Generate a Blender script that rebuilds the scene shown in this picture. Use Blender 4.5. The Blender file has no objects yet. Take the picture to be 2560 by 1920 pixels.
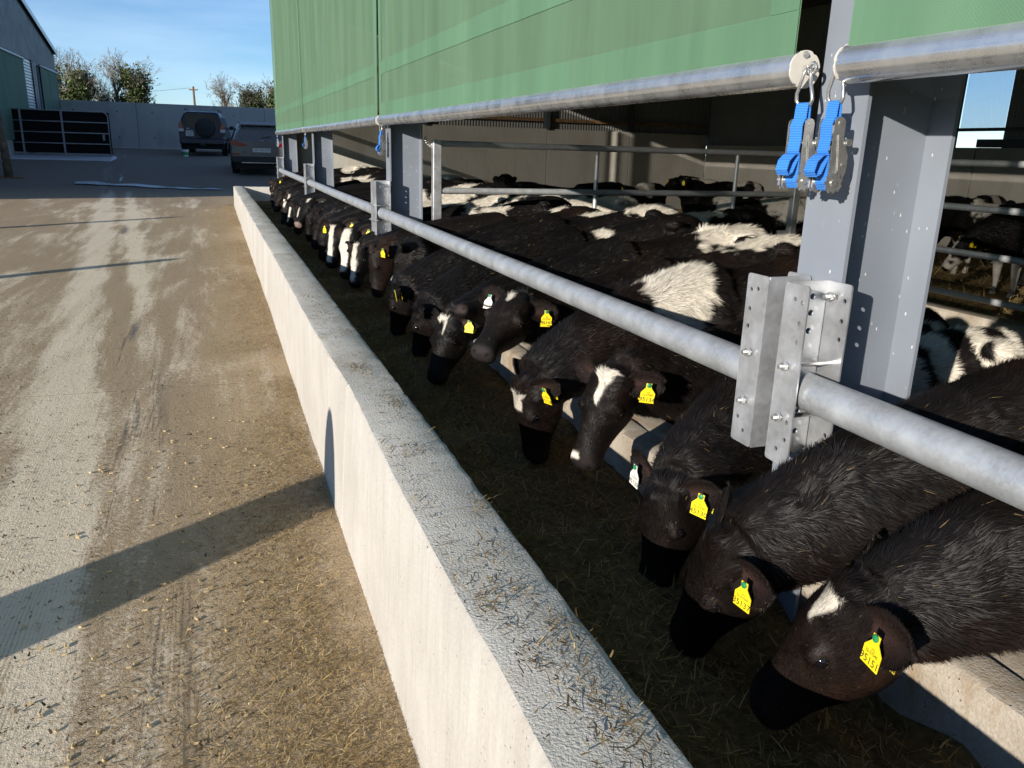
import bpy, math, random
import numpy as np
from mathutils import Vector, Matrix

S = bpy.context.scene
COL = S.collection
R = math.radians
rng = np.random.default_rng(7)
random.seed(7)

# ---------------------------------------------------------------- camera
cam_d = bpy.data.cameras.new('camera')
cam_d.sensor_width = 36.0
cam_d.lens = 28.125
cam_d.clip_start = 0.05
cam_d.clip_end = 3000.0
cam = bpy.data.objects.new('camera', cam_d)
COL.objects.link(cam)
CR = [[0.9402572004727814, 0.07006110729996917, -0.3331783879590479],
      [-0.3393031470512834, 0.27360253767530546, -0.9000083476161364],
      [0.02810287103096086, 0.9592878048956607, 0.2810287103096086]]
CAMZ = 1.70
mw = Matrix(CR).to_4x4()
mw.translation = Vector((0, 0, CAMZ))
cam.matrix_world = mw
S.camera = cam

# ---------------------------------------------------------------- sky, sun, exposure
SUN = Vector((0.832, 0.555, -0.245)).normalized()          # direction the light travels
elev = math.asin(-SUN.z)
az = math.atan2(-SUN.x, -SUN.y)                            # compass bearing of the sun from +Y, clockwise
world = bpy.data.worlds.new('World')
S.world = world
world.use_nodes = True
wn, wl = world.node_tree.nodes, world.node_tree.links
wn.clear()
wo = wn.new('ShaderNodeOutputWorld')
bg = wn.new('ShaderNodeBackground')
sky = wn.new('ShaderNodeTexSky')
sky.sky_type = 'NISHITA'
sky.sun_disc = False
sky.sun_elevation = elev
sky.sun_rotation = az
sky.altitude = 60
sky.air_density = 0.8
sky.dust_density = 0.0
sky.ozone_density = 4.0
# thin cirrus streaks over the whole dome
tc = wn.new('ShaderNodeTexCoord')
mp = wn.new('ShaderNodeMapping')
mp.inputs['Rotation'].default_value = (R(8), R(14), R(20))
mp.inputs['Scale'].default_value = (2.2, 3.0, 13.0)
nz = wn.new('ShaderNodeTexNoise')
nz.inputs['Scale'].default_value = 1.3
nz.inputs['Detail'].default_value = 5
nz.inputs['Roughness'].default_value = 0.55
rp = wn.new('ShaderNodeMapRange')
rp.inputs['From Min'].default_value = 0.44
rp.inputs['From Max'].default_value = 0.80
rp.inputs['To Max'].default_value = 0.30
mx = wn.new('ShaderNodeMix')
mx.data_type = 'RGBA'
mx.inputs['B'].default_value = (6.6, 7.8, 9.6, 1)
wl.new(tc.outputs['Generated'], mp.inputs['Vector'])
wl.new(mp.outputs['Vector'], nz.inputs['Vector'])
wl.new(nz.outputs['Fac'], rp.inputs['Value'])
wl.new(rp.outputs['Result'], mx.inputs['Factor'])
wl.new(sky.outputs['Color'], mx.inputs['A'])
wl.new(mx.outputs['Result'], bg.inputs['Color'])
bg.inputs['Strength'].default_value = 0.11
wl.new(bg.outputs['Background'], wo.inputs['Surface'])

sun_d = bpy.data.lights.new('sun', 'SUN')
sun_d.energy = 5.0
sun_d.angle = R(0.5)
sun_d.color = (1.0, 0.925, 0.83)
sun = bpy.data.objects.new('sun', sun_d)
COL.objects.link(sun)
sun.rotation_euler = SUN.to_track_quat('-Z', 'Y').to_euler()
sun.location = (-30, -20, 20)

S.view_settings.view_transform = 'Standard'
S.view_settings.look = 'None'
S.view_settings.exposure = 0.5
S.view_settings.gamma = 1.0
S.view_settings.use_curve_mapping = False
S.render.engine = 'CYCLES'
S.cycles.use_denoising = True
S.cycles.max_bounces = 4
S.cycles.diffuse_bounces = 2
S.cycles.glossy_bounces = 2
S.cycles.transmission_bounces = 3
S.cycles.transparent_max_bounces = 4
S.cycles.use_adaptive_sampling = True
S.cycles.adaptive_threshold = 0.02
S.cycles.caustics_reflective = False
S.cycles.caustics_refractive = False

# ---------------------------------------------------------------- mesh helpers
def V3(*a):
    return np.array(a, float)

def unit(v):
    v = np.asarray(v, float)
    return v / (np.linalg.norm(v) + 1e-12)

class MB:
    """collects vertices and faces, then links them as ONE mesh object"""
    def __init__(self):
        self.v, self.f, self.n = [], [], 0
        self.m = []
    def add(self, verts, faces, mi=0):
        verts = np.asarray(verts, float).reshape(-1, 3)
        self.v.append(verts)
        for f in faces:
            self.f.append([i + self.n for i in f]); self.m.append(mi)
        self.n += len(verts)
        return self
    def box(self, a, b, mi=0, bevel=0.0):
        (x0, y0, z0), (x1, y1, z1) = a, b
        return self.obox(((x0+x1)/2, (y0+y1)/2, (z0+z1)/2), (1,0,0), (0,1,0), (0,0,1), abs(x1-x0)/2, abs(y1-y0)/2, abs(z1-z0)/2, mi, bevel)
    def obox(self, c, X, Y, Z, hx, hy, hz, mi=0, bevel=0.0):
        c = np.asarray(c, float); X, Y, Z = unit(X), unit(Y), unit(Z)
        if bevel <= 0:
            P = [c + X*hx*i + Y*hy*j + Z*hz*k for i in (-1,1) for j in (-1,1) for k in (-1,1)]
            F = [(0,1,3,2),(4,6,7,5),(0,4,5,1),(2,3,7,6),(0,2,6,4),(1,5,7,3)]
            return self.add(P, F, mi)
        b = min(bevel, hx*.9, hy*.9, hz*.9)
        pts, idx = [], {}
        for i in (-1,1):
            for j in (-1,1):
                for k in (-1,1):
                    for ax in range(3):
                        h = [hx-b, hy-b, hz-b]; h[ax] = (hx, hy, hz)[ax]
                        idx[(i,j,k,ax)] = len(pts)
                        pts.append(c + X*h[0]*i + Y*h[1]*j + Z*h[2]*k)
        F = []
        for ax in range(3):
            o = [q for q in range(3) if q != ax]
            for s in (-1,1):
                q = []
                for (p, r) in ((-1,-1),(1,-1),(1,1),(-1,1)):
                    key = [0,0,0]; key[ax] = s; key[o[0]] = p; key[o[1]] = r
                    q.append(idx[(*key, ax)])
                F.append(q if (s > 0) == (ax != 1) else q[::-1])
        for ax in range(3):
            o = [q for q in range(3) if q != ax]
            for p in (-1,1):
                for r in (-1,1):
                    q = []
                    for s, w in ((-1, o[0]), (1, o[0]), (1, o[1]), (-1, o[1])):
                        key = [0,0,0]; key[ax] = s; key[o[0]] = p; key[o[1]] = r
                        q.append(idx[(*key, w)])
                    F.append(q)
        for i in (-1,1):
            for j in (-1,1):
                for k in (-1,1):
                    F.append([idx[(i,j,k,0)], idx[(i,j,k,1)], idx[(i,j,k,2)]])
        return self.add(pts, F, mi)
    def loft(self, rings, closed=True, cap=True, mi=0):
        rings = [np.asarray(r, float) for r in rings]
        n = len(rings[0]); k = len(rings)
        P = np.concatenate(rings)
        F = []
        for i in range(k-1):
            for j in range(n if closed else n-1):
                a = i*n + j; b = i*n + (j+1) % n
                F.append((a, b, b+n, a+n))
        if cap and closed:
            F.append(tuple(range(n))[::-1]); F.append(tuple((k-1)*n + j for j in range(n)))
        return self.add(P, F, mi)
    def tube(self, path, r, n=12, cap=True, mi=0, up=None):
        path = [np.asarray(p, float) for p in path]
        rr = r if hasattr(r, '__len__') else [r]*len(path)
        T = [unit(path[min(i+1, len(path)-1)] - path[max(i-1, 0)]) for i in range(len(path))]
        u = np.array(up, float) if up is not None else (V3(0,0,1) if abs(T[0][2]) < .9 else V3(1,0,0))
        rings = []
        an = np.linspace(0, 2*math.pi, n, endpoint=False); ca, sa = np.cos(an)[:,None], np.sin(an)[:,None]
        for p, t, q in zip(path, T, rr):
            u = u - t*(u[0]*t[0] + u[1]*t[1] + u[2]*t[2]); u = u/(math.sqrt(u[0]*u[0] + u[1]*u[1] + u[2]*u[2]) + 1e-12)
            w = np.array((t[1]*u[2]-t[2]*u[1], t[2]*u[0]-t[0]*u[2], t[0]*u[1]-t[1]*u[0]))
            rings.append(p + q*(ca*u + sa*w))
        return self.loft(rings, cap=cap, mi=mi)
    def prism(self, poly, o, X, Y, Z, h, mi=0):
        """polygon in the X,Y plane at o, extruded by h along Z"""
        o = np.asarray(o, float); X, Y, Z = unit(X), unit(Y), unit(Z)
        a = [o + X*p[0] + Y*p[1] for p in poly]
        return self.loft([a, [q + Z*h for q in a]], mi=mi)
    def sphere(self, c, r, nu=12, nv=8, mi=0, X=(1,0,0), Y=(0,1,0), Z=(0,0,1)):
        c = np.asarray(c, float); r = r if hasattr(r, '__len__') else (r,r,r)
        X, Y, Z = unit(X), unit(Y), unit(Z)
        rings = []
        for i in range(nv+1):
            t = math.pi*i/nv; s = max(math.sin(t), 1e-3)
            rings.append([c + X*r[0]*s*math.cos(a) + Y*r[1]*s*math.sin(a) - Z*r[2]*math.cos(t) for a in np.linspace(0, 2*math.pi, nu, endpoint=False)])
        return self.loft(rings, mi=mi)
    def mesh(self, name, mats, smooth=False):
        me = bpy.data.meshes.new(name)
        v = np.concatenate(self.v) if self.v else np.zeros((0,3))
        me.from_pydata(v.tolist(), [], self.f)
        for m in (mats if isinstance(mats, (list, tuple)) else [mats]):
            me.materials.append(m)
        if any(self.m):
            me.polygons.foreach_set('material_index', self.m)
        if smooth:
            me.polygons.foreach_set('use_smooth', [True]*len(me.polygons))
            if smooth is not True:
                me.set_sharp_from_angle(angle=R(smooth))
        me.update()
        return me
    def build(self, name, mats, parent=None, smooth=False):
        return link(name, self.mesh(name, mats, smooth), parent)

def link(name, data, parent=None, loc=None):
    o = bpy.data.objects.new(name, data)
    COL.objects.link(o)
    if parent is not None:
        o.parent = parent
    if loc is not None:
        o.location = loc
    if parent is not None and parent.type == 'EMPTY' and loc is None and 'origin' in parent:
        o.location = [-q for q in parent['origin']]
    return o

def tag(o, label=None, cat=None, group=None, kind=None):
    if label: o['label'] = label
    if cat: o['category'] = cat
    if group: o['group'] = group
    if kind: o['kind'] = kind
    return o

def thing(name, label, cat, loc=(0,0,0), group=None):
    """an Empty at the base of a thing; parts built in world coordinates are shifted under it"""
    o = bpy.data.objects.new(name, None)
    COL.objects.link(o)
    o.empty_display_size = .1
    o.location = loc
    o['origin'] = [float(q) for q in loc]
    return tag(o, label, cat, group)

def part(mb, name, mats, parent, smooth=False):
    """a part whose geometry is in world coordinates; parent may be an Empty or a mesh part"""
    o = mb.build(name, mats, None, smooth)
    o.parent = parent
    if parent.type == 'EMPTY':
        if 'origin' in parent: o.location = [-q for q in parent['origin']]
    return o

def poly_mesh(name, V, F, mat, smooth=True):
    """fast mesh from arrays (F: n x 3 or n x 4)"""
    V = np.asarray(V, np.float32); F = np.asarray(F, np.int32)
    me = bpy.data.meshes.new(name)
    k = F.shape[1]
    me.vertices.add(len(V)); me.vertices.foreach_set('co', V.ravel())
    me.loops.add(F.size); me.loops.foreach_set('vertex_index', F.ravel())
    me.polygons.add(len(F))
    me.polygons.foreach_set('loop_start', np.arange(0, F.size, k, dtype=np.int32))
    try:
        me.polygons.foreach_set('loop_total', np.full(len(F), k, np.int32))
    except Exception:
        pass
    if smooth:
        me.polygons.foreach_set('use_smooth', np.ones(len(F), bool))
    for m in (mat if isinstance(mat, (list, tuple)) else [mat]):
        me.materials.append(m)
    me.update(calc_edges=True)
    return me

def set_col(me, cols, name='tint'):
    a = me.attributes.new(name, 'FLOAT_COLOR', 'POINT')
    c = np.ones((len(me.vertices), 4), np.float32); c[:, :3] = cols
    a.data.foreach_set('color', c.ravel())

# smooth value noise for numpy (used for shapes and for coat markings)
_perm = rng.random((64, 64, 64)).astype(np.float32)
_pp = np.pad(_perm, ((0,1),(0,1),(0,1)), mode='wrap').ravel()
def vnoise(P, s=1.0, off=0.0):
    P = (np.asarray(P)*s + (off + 1024.0)).astype(np.float32)
    fl = np.floor(P); f = P - fl; i = fl.astype(np.int32) & 63; f = f*f*(3-2*f)
    b = (i[:,0]*65 + i[:,1])*65 + i[:,2]
    x, y, z = f[:,0], f[:,1], f[:,2]
    def ln(o):
        a0 = _pp[b+o]; return a0 + (_pp[b+o+1] - a0)*z
    c0 = ln(0); c0 += (ln(65) - c0)*y
    c1 = ln(4225); c1 += (ln(4290) - c1)*y
    return (c0 + (c1 - c0)*x).astype(float)
def fbm(P, s=1.0, off=0.0, o=3):
    t = 0; a = .5; n = 0
    for k in range(o):
        t = t + a*vnoise(P, s*2**k, off + 17.3*k); n += a; a *= .5
    return t/n

# ---------------------------------------------------------------- material helpers
class NT:
    def __init__(self, name):
        self.mat = bpy.data.materials.new(name); self.mat.use_nodes = True
        self.t = self.mat.node_tree; self.n = self.t.nodes; self.l = self.t.links
        self.b = self.n['Principled BSDF']; self.out = self.n['Material Output']
        self._obj = None
    def node(self, typ, **kw):
        x = self.n.new(typ)
        for k, v in kw.items(): setattr(x, k, v)
        return x
    def put(self, sock, val):
        if hasattr(val, 'is_output') or isinstance(val, bpy.types.NodeSocket):
            self.l.new(val, sock)
        else:
            if isinstance(val, (tuple, list)) and len(val) == 3 and sock.type == 'RGBA': val = (*val, 1)
            sock.default_value = val
    def pos(self, scale=(1,1,1), rot=(0,0,0), kind='Object'):
        if self._obj is None: self._obj = self.node('ShaderNodeTexCoord')
        m = self.node('ShaderNodeMapping')
        m.inputs['Scale'].default_value = scale; m.inputs['Rotation'].default_value = rot
        self.l.new(self._obj.outputs[kind], m.inputs['Vector'])
        return m.outputs['Vector']
    def wpos(self, scale=(1,1,1), rot=(0,0,0)):
        g = self.node('ShaderNodeNewGeometry'); m = self.node('ShaderNodeMapping')
        m.inputs['Scale'].default_value = scale; m.inputs['Rotation'].default_value = rot
        self.l.new(g.outputs['Position'], m.inputs['Vector'])
        return m.outputs['Vector']
    def noise(self, vec, scale=5, detail=4, rough=.55, dist=0.0):
        x = self.node('ShaderNodeTexNoise')
        x.inputs['Scale'].default_value = scale; x.inputs['Detail'].default_value = detail
        x.inputs['Roughness'].default_value = rough; x.inputs['Distortion'].default_value = dist
        self.l.new(vec, x.inputs['Vector']); return x.outputs['Fac']
    def voro(self, vec, scale=5, feature='F1', out='Distance', rnd=1.0):
        x = self.node('ShaderNodeTexVoronoi', feature=feature)
        x.inputs['Scale'].default_value = scale; x.inputs['Randomness'].default_value = rnd
        self.l.new(vec, x.inputs['Vector']); return x.outputs[out]
    def ramp(self, val, a, b, lo=0.0, hi=1.0, smooth=False):
        x = self.node('ShaderNodeMapRange')
        if smooth: x.interpolation_type = 'SMOOTHSTEP'
        for k, v in (('From Min', a), ('From Max', b), ('To Min', lo), ('To Max', hi)): x.inputs[k].default_value = v
        self.l.new(val, x.inputs['Value']); return x.outputs['Result']
    def mix(self, fac, a, b, mode='MIX'):
        x = self.node('ShaderNodeMix', data_type='RGBA', blend_type=mode)
        self.put(x.inputs['Factor'], fac); self.put(x.inputs['A'], a); self.put(x.inputs['B'], b)
        return x.outputs['Result']
    def math(self, op, a, b=0.0):
        x = self.node('ShaderNodeMath', operation=op)
        self.put(x.inputs[0], a); self.put(x.inputs[1], b); return x.outputs['Value']
    def sep(self, vec):
        x = self.node('ShaderNodeSeparateXYZ'); self.l.new(vec, x.inputs[0]); return x.outputs
    def bump(self, h, strength=.3, dist=.01, normal=None):
        x = self.node('ShaderNodeBump')
        x.inputs['Strength'].default_value = strength; x.inputs['Distance'].default_value = dist
        self.put(x.inputs['Height'], h)
        if normal is not None: self.l.new(normal, x.inputs['Normal'])
        self.l.new(x.outputs['Normal'], self.b.inputs['Normal']); return x.outputs['Normal']
    def set(self, **kw):
        names = dict(color='Base Color', rough='Roughness', metal='Metallic', spec='Specular IOR Level', alpha='Alpha', trans='Transmission Weight', coat='Coat Weight', sheen='Sheen Weight', ior='IOR')
        for k, v in kw.items(): self.put(self.b.inputs[names[k]], v)
        return self

def plain(name, color, rough=.6, metal=0.0, spec=.4, vary=.12, scale=6.0, coat=0.0):
    m = NT(name); p = m.wpos()
    n = m.noise(p, scale, 4)
    c = m.mix(m.ramp(n, .3, .7), [q*(1-vary) for q in color], [min(1, q*(1+vary)) for q in color])
    m.set(color=c, rough=m.ramp(n, .3, .7, max(.02, rough-.07), min(1, rough+.07)), metal=metal, spec=spec, coat=coat)
    return m.mat
# ---------------------------------------------------------------- materials
def concrete(name, c0, c1, stain, stain_amt=.5, scale=2.0, pits=0.0, streak=0.0, bump=.35, rough=.85, fine=90):
    m = NT(name); p = m.wpos()
    big = m.noise(p, scale, 6, .6); fine_n = m.noise(p, fine, 3, .6)
    c = m.mix(m.ramp(big, .35, .68), c0, c1)
    st = m.noise(m.wpos((.8, .8, .25)), scale*1.7, 5, .65, .6)
    c = m.mix(m.math('MULTIPLY', m.ramp(st, .52, .72), stain_amt), c, stain)
    if streak:
        sk = m.noise(m.wpos((14, 14, .9)), 3.0, 4, .6)
        c = m.mix(m.math('MULTIPLY', m.ramp(sk, .45, .75), streak), c, [q*.72 for q in c0])
    c = m.mix(m.ramp(fine_n, .35, .75, 0, .42 if fine > 100 else .22), c, [q*.5 for q in c0])
    h = m.math('ADD', m.math('MULTIPLY', fine_n, .6), big)
    if pits:
        vd = m.voro(p, 55, 'F1'); sel = m.noise(p, 13, 2)
        pit = m.math('MULTIPLY', m.ramp(vd, .10, .17, 1, 0), m.ramp(sel, .52, .6))
        c = m.mix(m.math('MULTIPLY', pit, pits), c, [q*.35 for q in c0])
        h = m.math('SUBTRACT', h, m.math('MULTIPLY', pit, 1.2))
    m.set(color=c, rough=rough, spec=.25); m.bump(h, bump, .006)
    return m.mat
M_WALLFACE = concrete('cast_concrete_pale', (.45, .42, .37), (.54, .51, .455), (.38, .33, .26), .5, 1.9, .9, .40, .35)
M_WALLTOP = concrete('trowelled_concrete', (.56, .53, .475), (.70, .67, .61), (.30, .23, .15), .45, 3.5, .5, 0, .9, .9, 140)
M_KERB = concrete('kerb_concrete', (.29, .245, .185), (.46, .41, .34), (.27, .17, .075), 1.0, 4.0, .5, 0, .8, .85, 120)
M_GREYCON = concrete('grey_concrete_wall', (.40, .395, .385), (.47, .465, .45), (.22, .21, .20), .5, .7, .3, .35, .25)
M_SHEDCON = concrete('shed_concrete', (.40, .38, .33), (.50, .47, .41), (.30, .26, .20), .5, .8, .4, .35, .3)

def yard_material():
    m = NT('yard_concrete'); P = m.wpos(); xyz = m.sep(P)
    x = xyz[0]
    # broom ridges along the yard, a few centimetres apart, wandering slightly
    wob = m.noise(m.wpos((1, .25, 1)), 2.2, 3)
    rx = m.math('ADD', m.math('MULTIPLY', x, 70.0), m.math('MULTIPLY', wob, 5.0))
    ridge = m.math('SINE', m.math('MULTIPLY', rx, 6.2832), 0)
    ridge = m.ramp(ridge, -1, 1)
    streak = m.noise(m.wpos((9, .55, 1), (0, 0, R(2))), 1.0, 5, .62)
    patch = m.noise(m.wpos((1.3, .30, 1), (0, 0, R(-3))), 1.25, 5, .62, .5)
    grit = m.noise(P, 46, 5, .72)
    speck = m.noise(P, 180, 2, .6)
    y_ = xyz[1]
    u = m.math('ADD', x, m.math('MULTIPLY', y_, .09))                 # wheel tracks drift slowly to the left
    t1 = m.ramp(m.math('ABSOLUTE', m.math('ADD', u, .50)), .08, .27, 1, 0)
    t2 = m.math('MULTIPLY', m.ramp(m.math('ABSOLUTE', m.math('SUBTRACT', u, .04)), .05, .17, 1, 0), m.ramp(y_, 5.6, 7.2))
    t3 = m.math('MULTIPLY', m.ramp(m.math('ABSOLUTE', m.math('ADD', u, .05)), .3, .9, 1, 0), m.ramp(y_, 13, 17))
    clean = m.math('ADD', m.math('MULTIPLY', t1, .27), m.math('ADD', m.math('MULTIPLY', t2, .22), m.math('MULTIPLY', m.math('MULTIPLY', t3, .18), m.ramp(y_, 18.5, 21.5, 1, 0))))
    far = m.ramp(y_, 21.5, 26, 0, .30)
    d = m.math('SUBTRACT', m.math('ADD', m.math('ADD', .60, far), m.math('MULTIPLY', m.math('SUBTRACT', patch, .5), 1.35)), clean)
    d = m.math('ADD', d, m.math('MULTIPLY', m.math('SUBTRACT', streak, .5), .50))
    d = m.math('ADD', d, m.math('MULTIPLY', m.math('SUBTRACT', grit, .5), .85))
    d = m.math('ADD', d, m.ramp(x, -.40, .28, 0.0, .08))
    d = m.math('SUBTRACT', d, m.math('MULTIPLY', m.math('MULTIPLY', ridge, t1), .10))
    dirt = m.ramp(d, .36, .58, 0, 1)
    pale = m.mix(grit, (.63, .525, .39), (.77, .665, .505))
    mud = m.mix(m.ramp(speck, .35, .7), (.25, .18, .11), (.47, .355, .22))
    strawy = m.mix(m.ramp(speck, .35, .65), (.34, .235, .125), (.58, .44, .26))
    mud = m.mix(m.ramp(x, -.30, .25, 0, .75), mud, strawy)
    c = m.mix(m.math('MULTIPLY', dirt, .93), pale, mud)
    c = m.mix(m.math('MULTIPLY', m.ramp(ridge, .0, .45, .22, 0), m.math('MULTIPLY', t1, m.ramp(streak, .40, .60))), c, (.09, .07, .05))
    c = m.mix(m.ramp(y_, 22.6, 25.0, 0, .72), c, m.mix(grit, (.085, .083, .082), (.15, .147, .145)))   # shade painted in: colour darkens past the cast shade line
    wetn = m.noise(m.wpos((5.0, .28, 1), (0, 0, R(2))), 1.1, 4, .6)
    wet = m.math('MULTIPLY', m.ramp(wetn, .55, .64), m.ramp(m.math('ABSOLUTE', m.math('ADD', u, .12)), .10, .26, 1, .12))
    wet = m.math('MULTIPLY', wet, dirt)
    c = m.mix(m.math('MULTIPLY', wet, .6), c, (.045, .036, .030))
    # expansion joints across the yard
    jy = m.math('ABSOLUTE', m.math('SUBTRACT', m.math('FRACT', m.math('DIVIDE', m.math('ADD', xyz[1], 1.1), 4.6)), .5))
    joint = m.ramp(jy, .001, .0025, .22, 0)
    c = m.mix(joint, c, (.06, .05, .04))
    # the field beyond the yard wall
    fld = m.math('GREATER_THAN', xyz[1], 46.5)
    grass = m.mix(m.noise(P, 3, 4), (.045, .075, .018), (.08, .11, .03))
    c = m.mix(fld, c, grass)
    m.set(color=c, rough=m.ramp(wet, 0, 1, .9, .22), spec=.22)
    h = m.math('ADD', m.math('MULTIPLY', streak, .5), m.math('MULTIPLY', grit, 1.0))
    h = m.math('ADD', h, m.math('MULTIPLY', speck, .35))
    h = m.math('SUBTRACT', h, m.math('MULTIPLY', joint, 2.0))
    h = m.math('MULTIPLY', h, m.ramp(wet, 0, 1, 1, .15))
    m.bump(h, .75, .008)
    return m.mat
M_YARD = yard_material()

def galv(name, base=(.60, .61, .62), rough=.42, scale=60, metal=.75):
    m = NT(name); p = m.wpos()
    sp = m.voro(p, scale, 'F1', 'Color'); n = m.noise(p, 9, 5, .65); n2 = m.noise(p, 3.2, 4, .6)
    s = m.sep(sp)[0]
    c = m.mix(m.ramp(s, 0, 1, 0, .55), base, [q*.70 for q in base])
    c = m.mix(m.ramp(n, .40, .75), c, [min(1, q*1.15) for q in base])
    c = m.mix(m.ramp(n2, .60, .74, 0, .35), c, (.42, .37, .28))
    m.set(color=c, rough=m.ramp(n, .3, .7, rough-.10, rough+.14), metal=metal, spec=.5)
    m.bump(m.noise(p, 40, 3), .12, .004)
    return m.mat
M_GALV = galv('galvanised_steel')
M_GALVPIPE = galv('galvanised_pipe', (.52, .54, .55), .46, 110, .6)
M_GATE = galv('gate_tube_steel', (.48, .50, .505), .48, 60, .5)
M_ALU = galv('aluminium_tube', (.74, .74, .73), .28, 5, .85)
M_BOLT = galv('zinc_bolt', (.66, .66, .64), .30, 120, .9)

def paint(name, c, rough=.42, spots=0.0):
    m = NT(name); p = m.wpos()
    n = m.noise(p, 2.5, 5); col = m.mix(m.ramp(n, .3, .7), [q*.92 for q in c], [q*1.1 for q in c])
    sc = m.noise(m.wpos((20, 20, 1.5)), 4, 4, .7)
    col = m.mix(m.ramp(sc, .66, .74, 0, .25), col, [min(1, q*1.9) for q in c])
    if spots:
        v = m.voro(m.wpos((1, 1, .42)), 42, 'F1'); g = m.noise(p, 11, 2)
        f = m.math('MULTIPLY', m.ramp(v, .075, .10, 1, 0), m.ramp(g, .40, .52))
        col = m.mix(m.math('MULTIPLY', f, spots), col, (.78, .76, .70))
    m.set(color=col, rough=m.ramp(n, .3, .7, rough-.08, rough+.1), spec=.45)
    return m.mat
M_COL = paint('column_grey_paint', (.205, .228, .262), .40, .9)
M_DARKSTEEL = paint('dark_grey_paint', (.055, .063, .075), .5)
M_CLAD = paint('cladding_dark', (.125, .138, .155), .5)
M_CLADIN = paint('sheet_inside', (.20, .195, .18), .55)
M_TIMBER = plain('purlin_timber', (.20, .12, .06), .8, 0, .2, .3, 9)
M_ROOF = paint('roof_sheet_dark', (.06, .065, .07), .6)

def curtain_material(name, c, weave=900.0, trans=.22, amt=.35, hole=0.0):
    m = NT(name); p = m.wpos(); xyz = m.sep(p)
    wy = m.math('SINE', m.math('MULTIPLY', xyz[1], weave), 0); wz = m.math('SINE', m.math('MULTIPLY', xyz[2], weave), 0)
    w = m.ramp(m.math('MULTIPLY', wy, wz), -1, 1)
    n = m.noise(m.wpos((1, 2.2, .35)), 1.6, 5, .6)
    col = m.mix(m.ramp(n, .3, .72), [q*.86 for q in c], [min(1, q*1.14) for q in c])
    dust = m.noise(m.wpos((1, 9, .6)), 1.2, 5, .65)
    col = m.mix(m.ramp(dust, .5, .8, 0, .13), col, (.36, .44, .32))
    col = m.mix(m.math('MULTIPLY', w, amt*.35), col, [q*.5 for q in c])
    m.set(color=col, rough=.75, spec=.2)
    m.bump(m.math('ADD', w, m.math('MULTIPLY', n, 2.0)), .12, .003)
    tr = m.node('ShaderNodeBsdfTranslucent'); m.put(tr.inputs['Color'], col)
    mx_ = m.node('ShaderNodeMixShader'); mx_.inputs['Fac'].default_value = trans
    m.l.new(m.b.outputs['BSDF'], mx_.inputs[1]); m.l.new(tr.outputs['BSDF'], mx_.inputs[2])
    if hole:      # open weave: part of the light goes straight through
        tp = m.node('ShaderNodeBsdfTransparent'); m2 = m.node('ShaderNodeMixShader'); m2.inputs['Fac'].default_value = hole
        m.l.new(mx_.outputs['Shader'], m2.inputs[1]); m.l.new(tp.outputs['BSDF'], m2.inputs[2]); mx_ = m2
    m.l.new(mx_.outputs['Shader'], m.out.inputs['Surface'])
    return m.mat
M_CURT = curtain_material('curtain_mesh_green', (.150, .260, .155), hole=.15)
M_HEM = curtain_material('curtain_hem_green', (.130, .255, .153), 700, .15, .2, hole=.10)
M_CURT2 = curtain_material('old_curtain_green', (.12, .20, .15), 500, .1)

def webbing():
    m = NT('blue_webbing'); p = m.wpos(); z = m.sep(p)[2]
    w = m.ramp(m.math('SINE', m.math('MULTIPLY', z, 1500.0), 0), -1, 1)
    c = m.mix(w, (.015, .12, .46), (.07, .30, .80))
    m.set(color=c, rough=.55, spec=.4); m.bump(w, .5, .001); return m.mat
M_STRAP = webbing()
M_CAP = plain('beige_plastic', (.58, .55, .48), .5, 0, .4, .06, 20)
M_CHROME = plain('zinc_plated_steel', (.66, .65, .62), .27, .85, .5, .08, 40)
M_BLACK = plain('black_rubber', (.012, .012, .013), .75, 0, .3, .2, 8)
M_BLACKSHEET = plain('black_rubber_sheet', (.008, .008, .009), .85, 0, .15, .2, 3)

def strand_mat(name, rough=.7):
    m = NT(name); at = m.node('ShaderNodeAttribute'); at.attribute_name = 'tint'
    m.set(color=at.outputs['Color'], rough=rough, spec=.25); return m.mat
M_STRAND = strand_mat('chopped_stalks')
M_SILAGE = plain('silage_mass', (.10, .068, .026), .85, 0, .15, .5, 35)
M_BED = plain('bedding_floor', (.13, .10, .06), .9, 0, .15, .45, 9)
M_STRAWBED = plain('straw_bed', (.30, .21, .09), .9, 0, .15, .4, 14)

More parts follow.
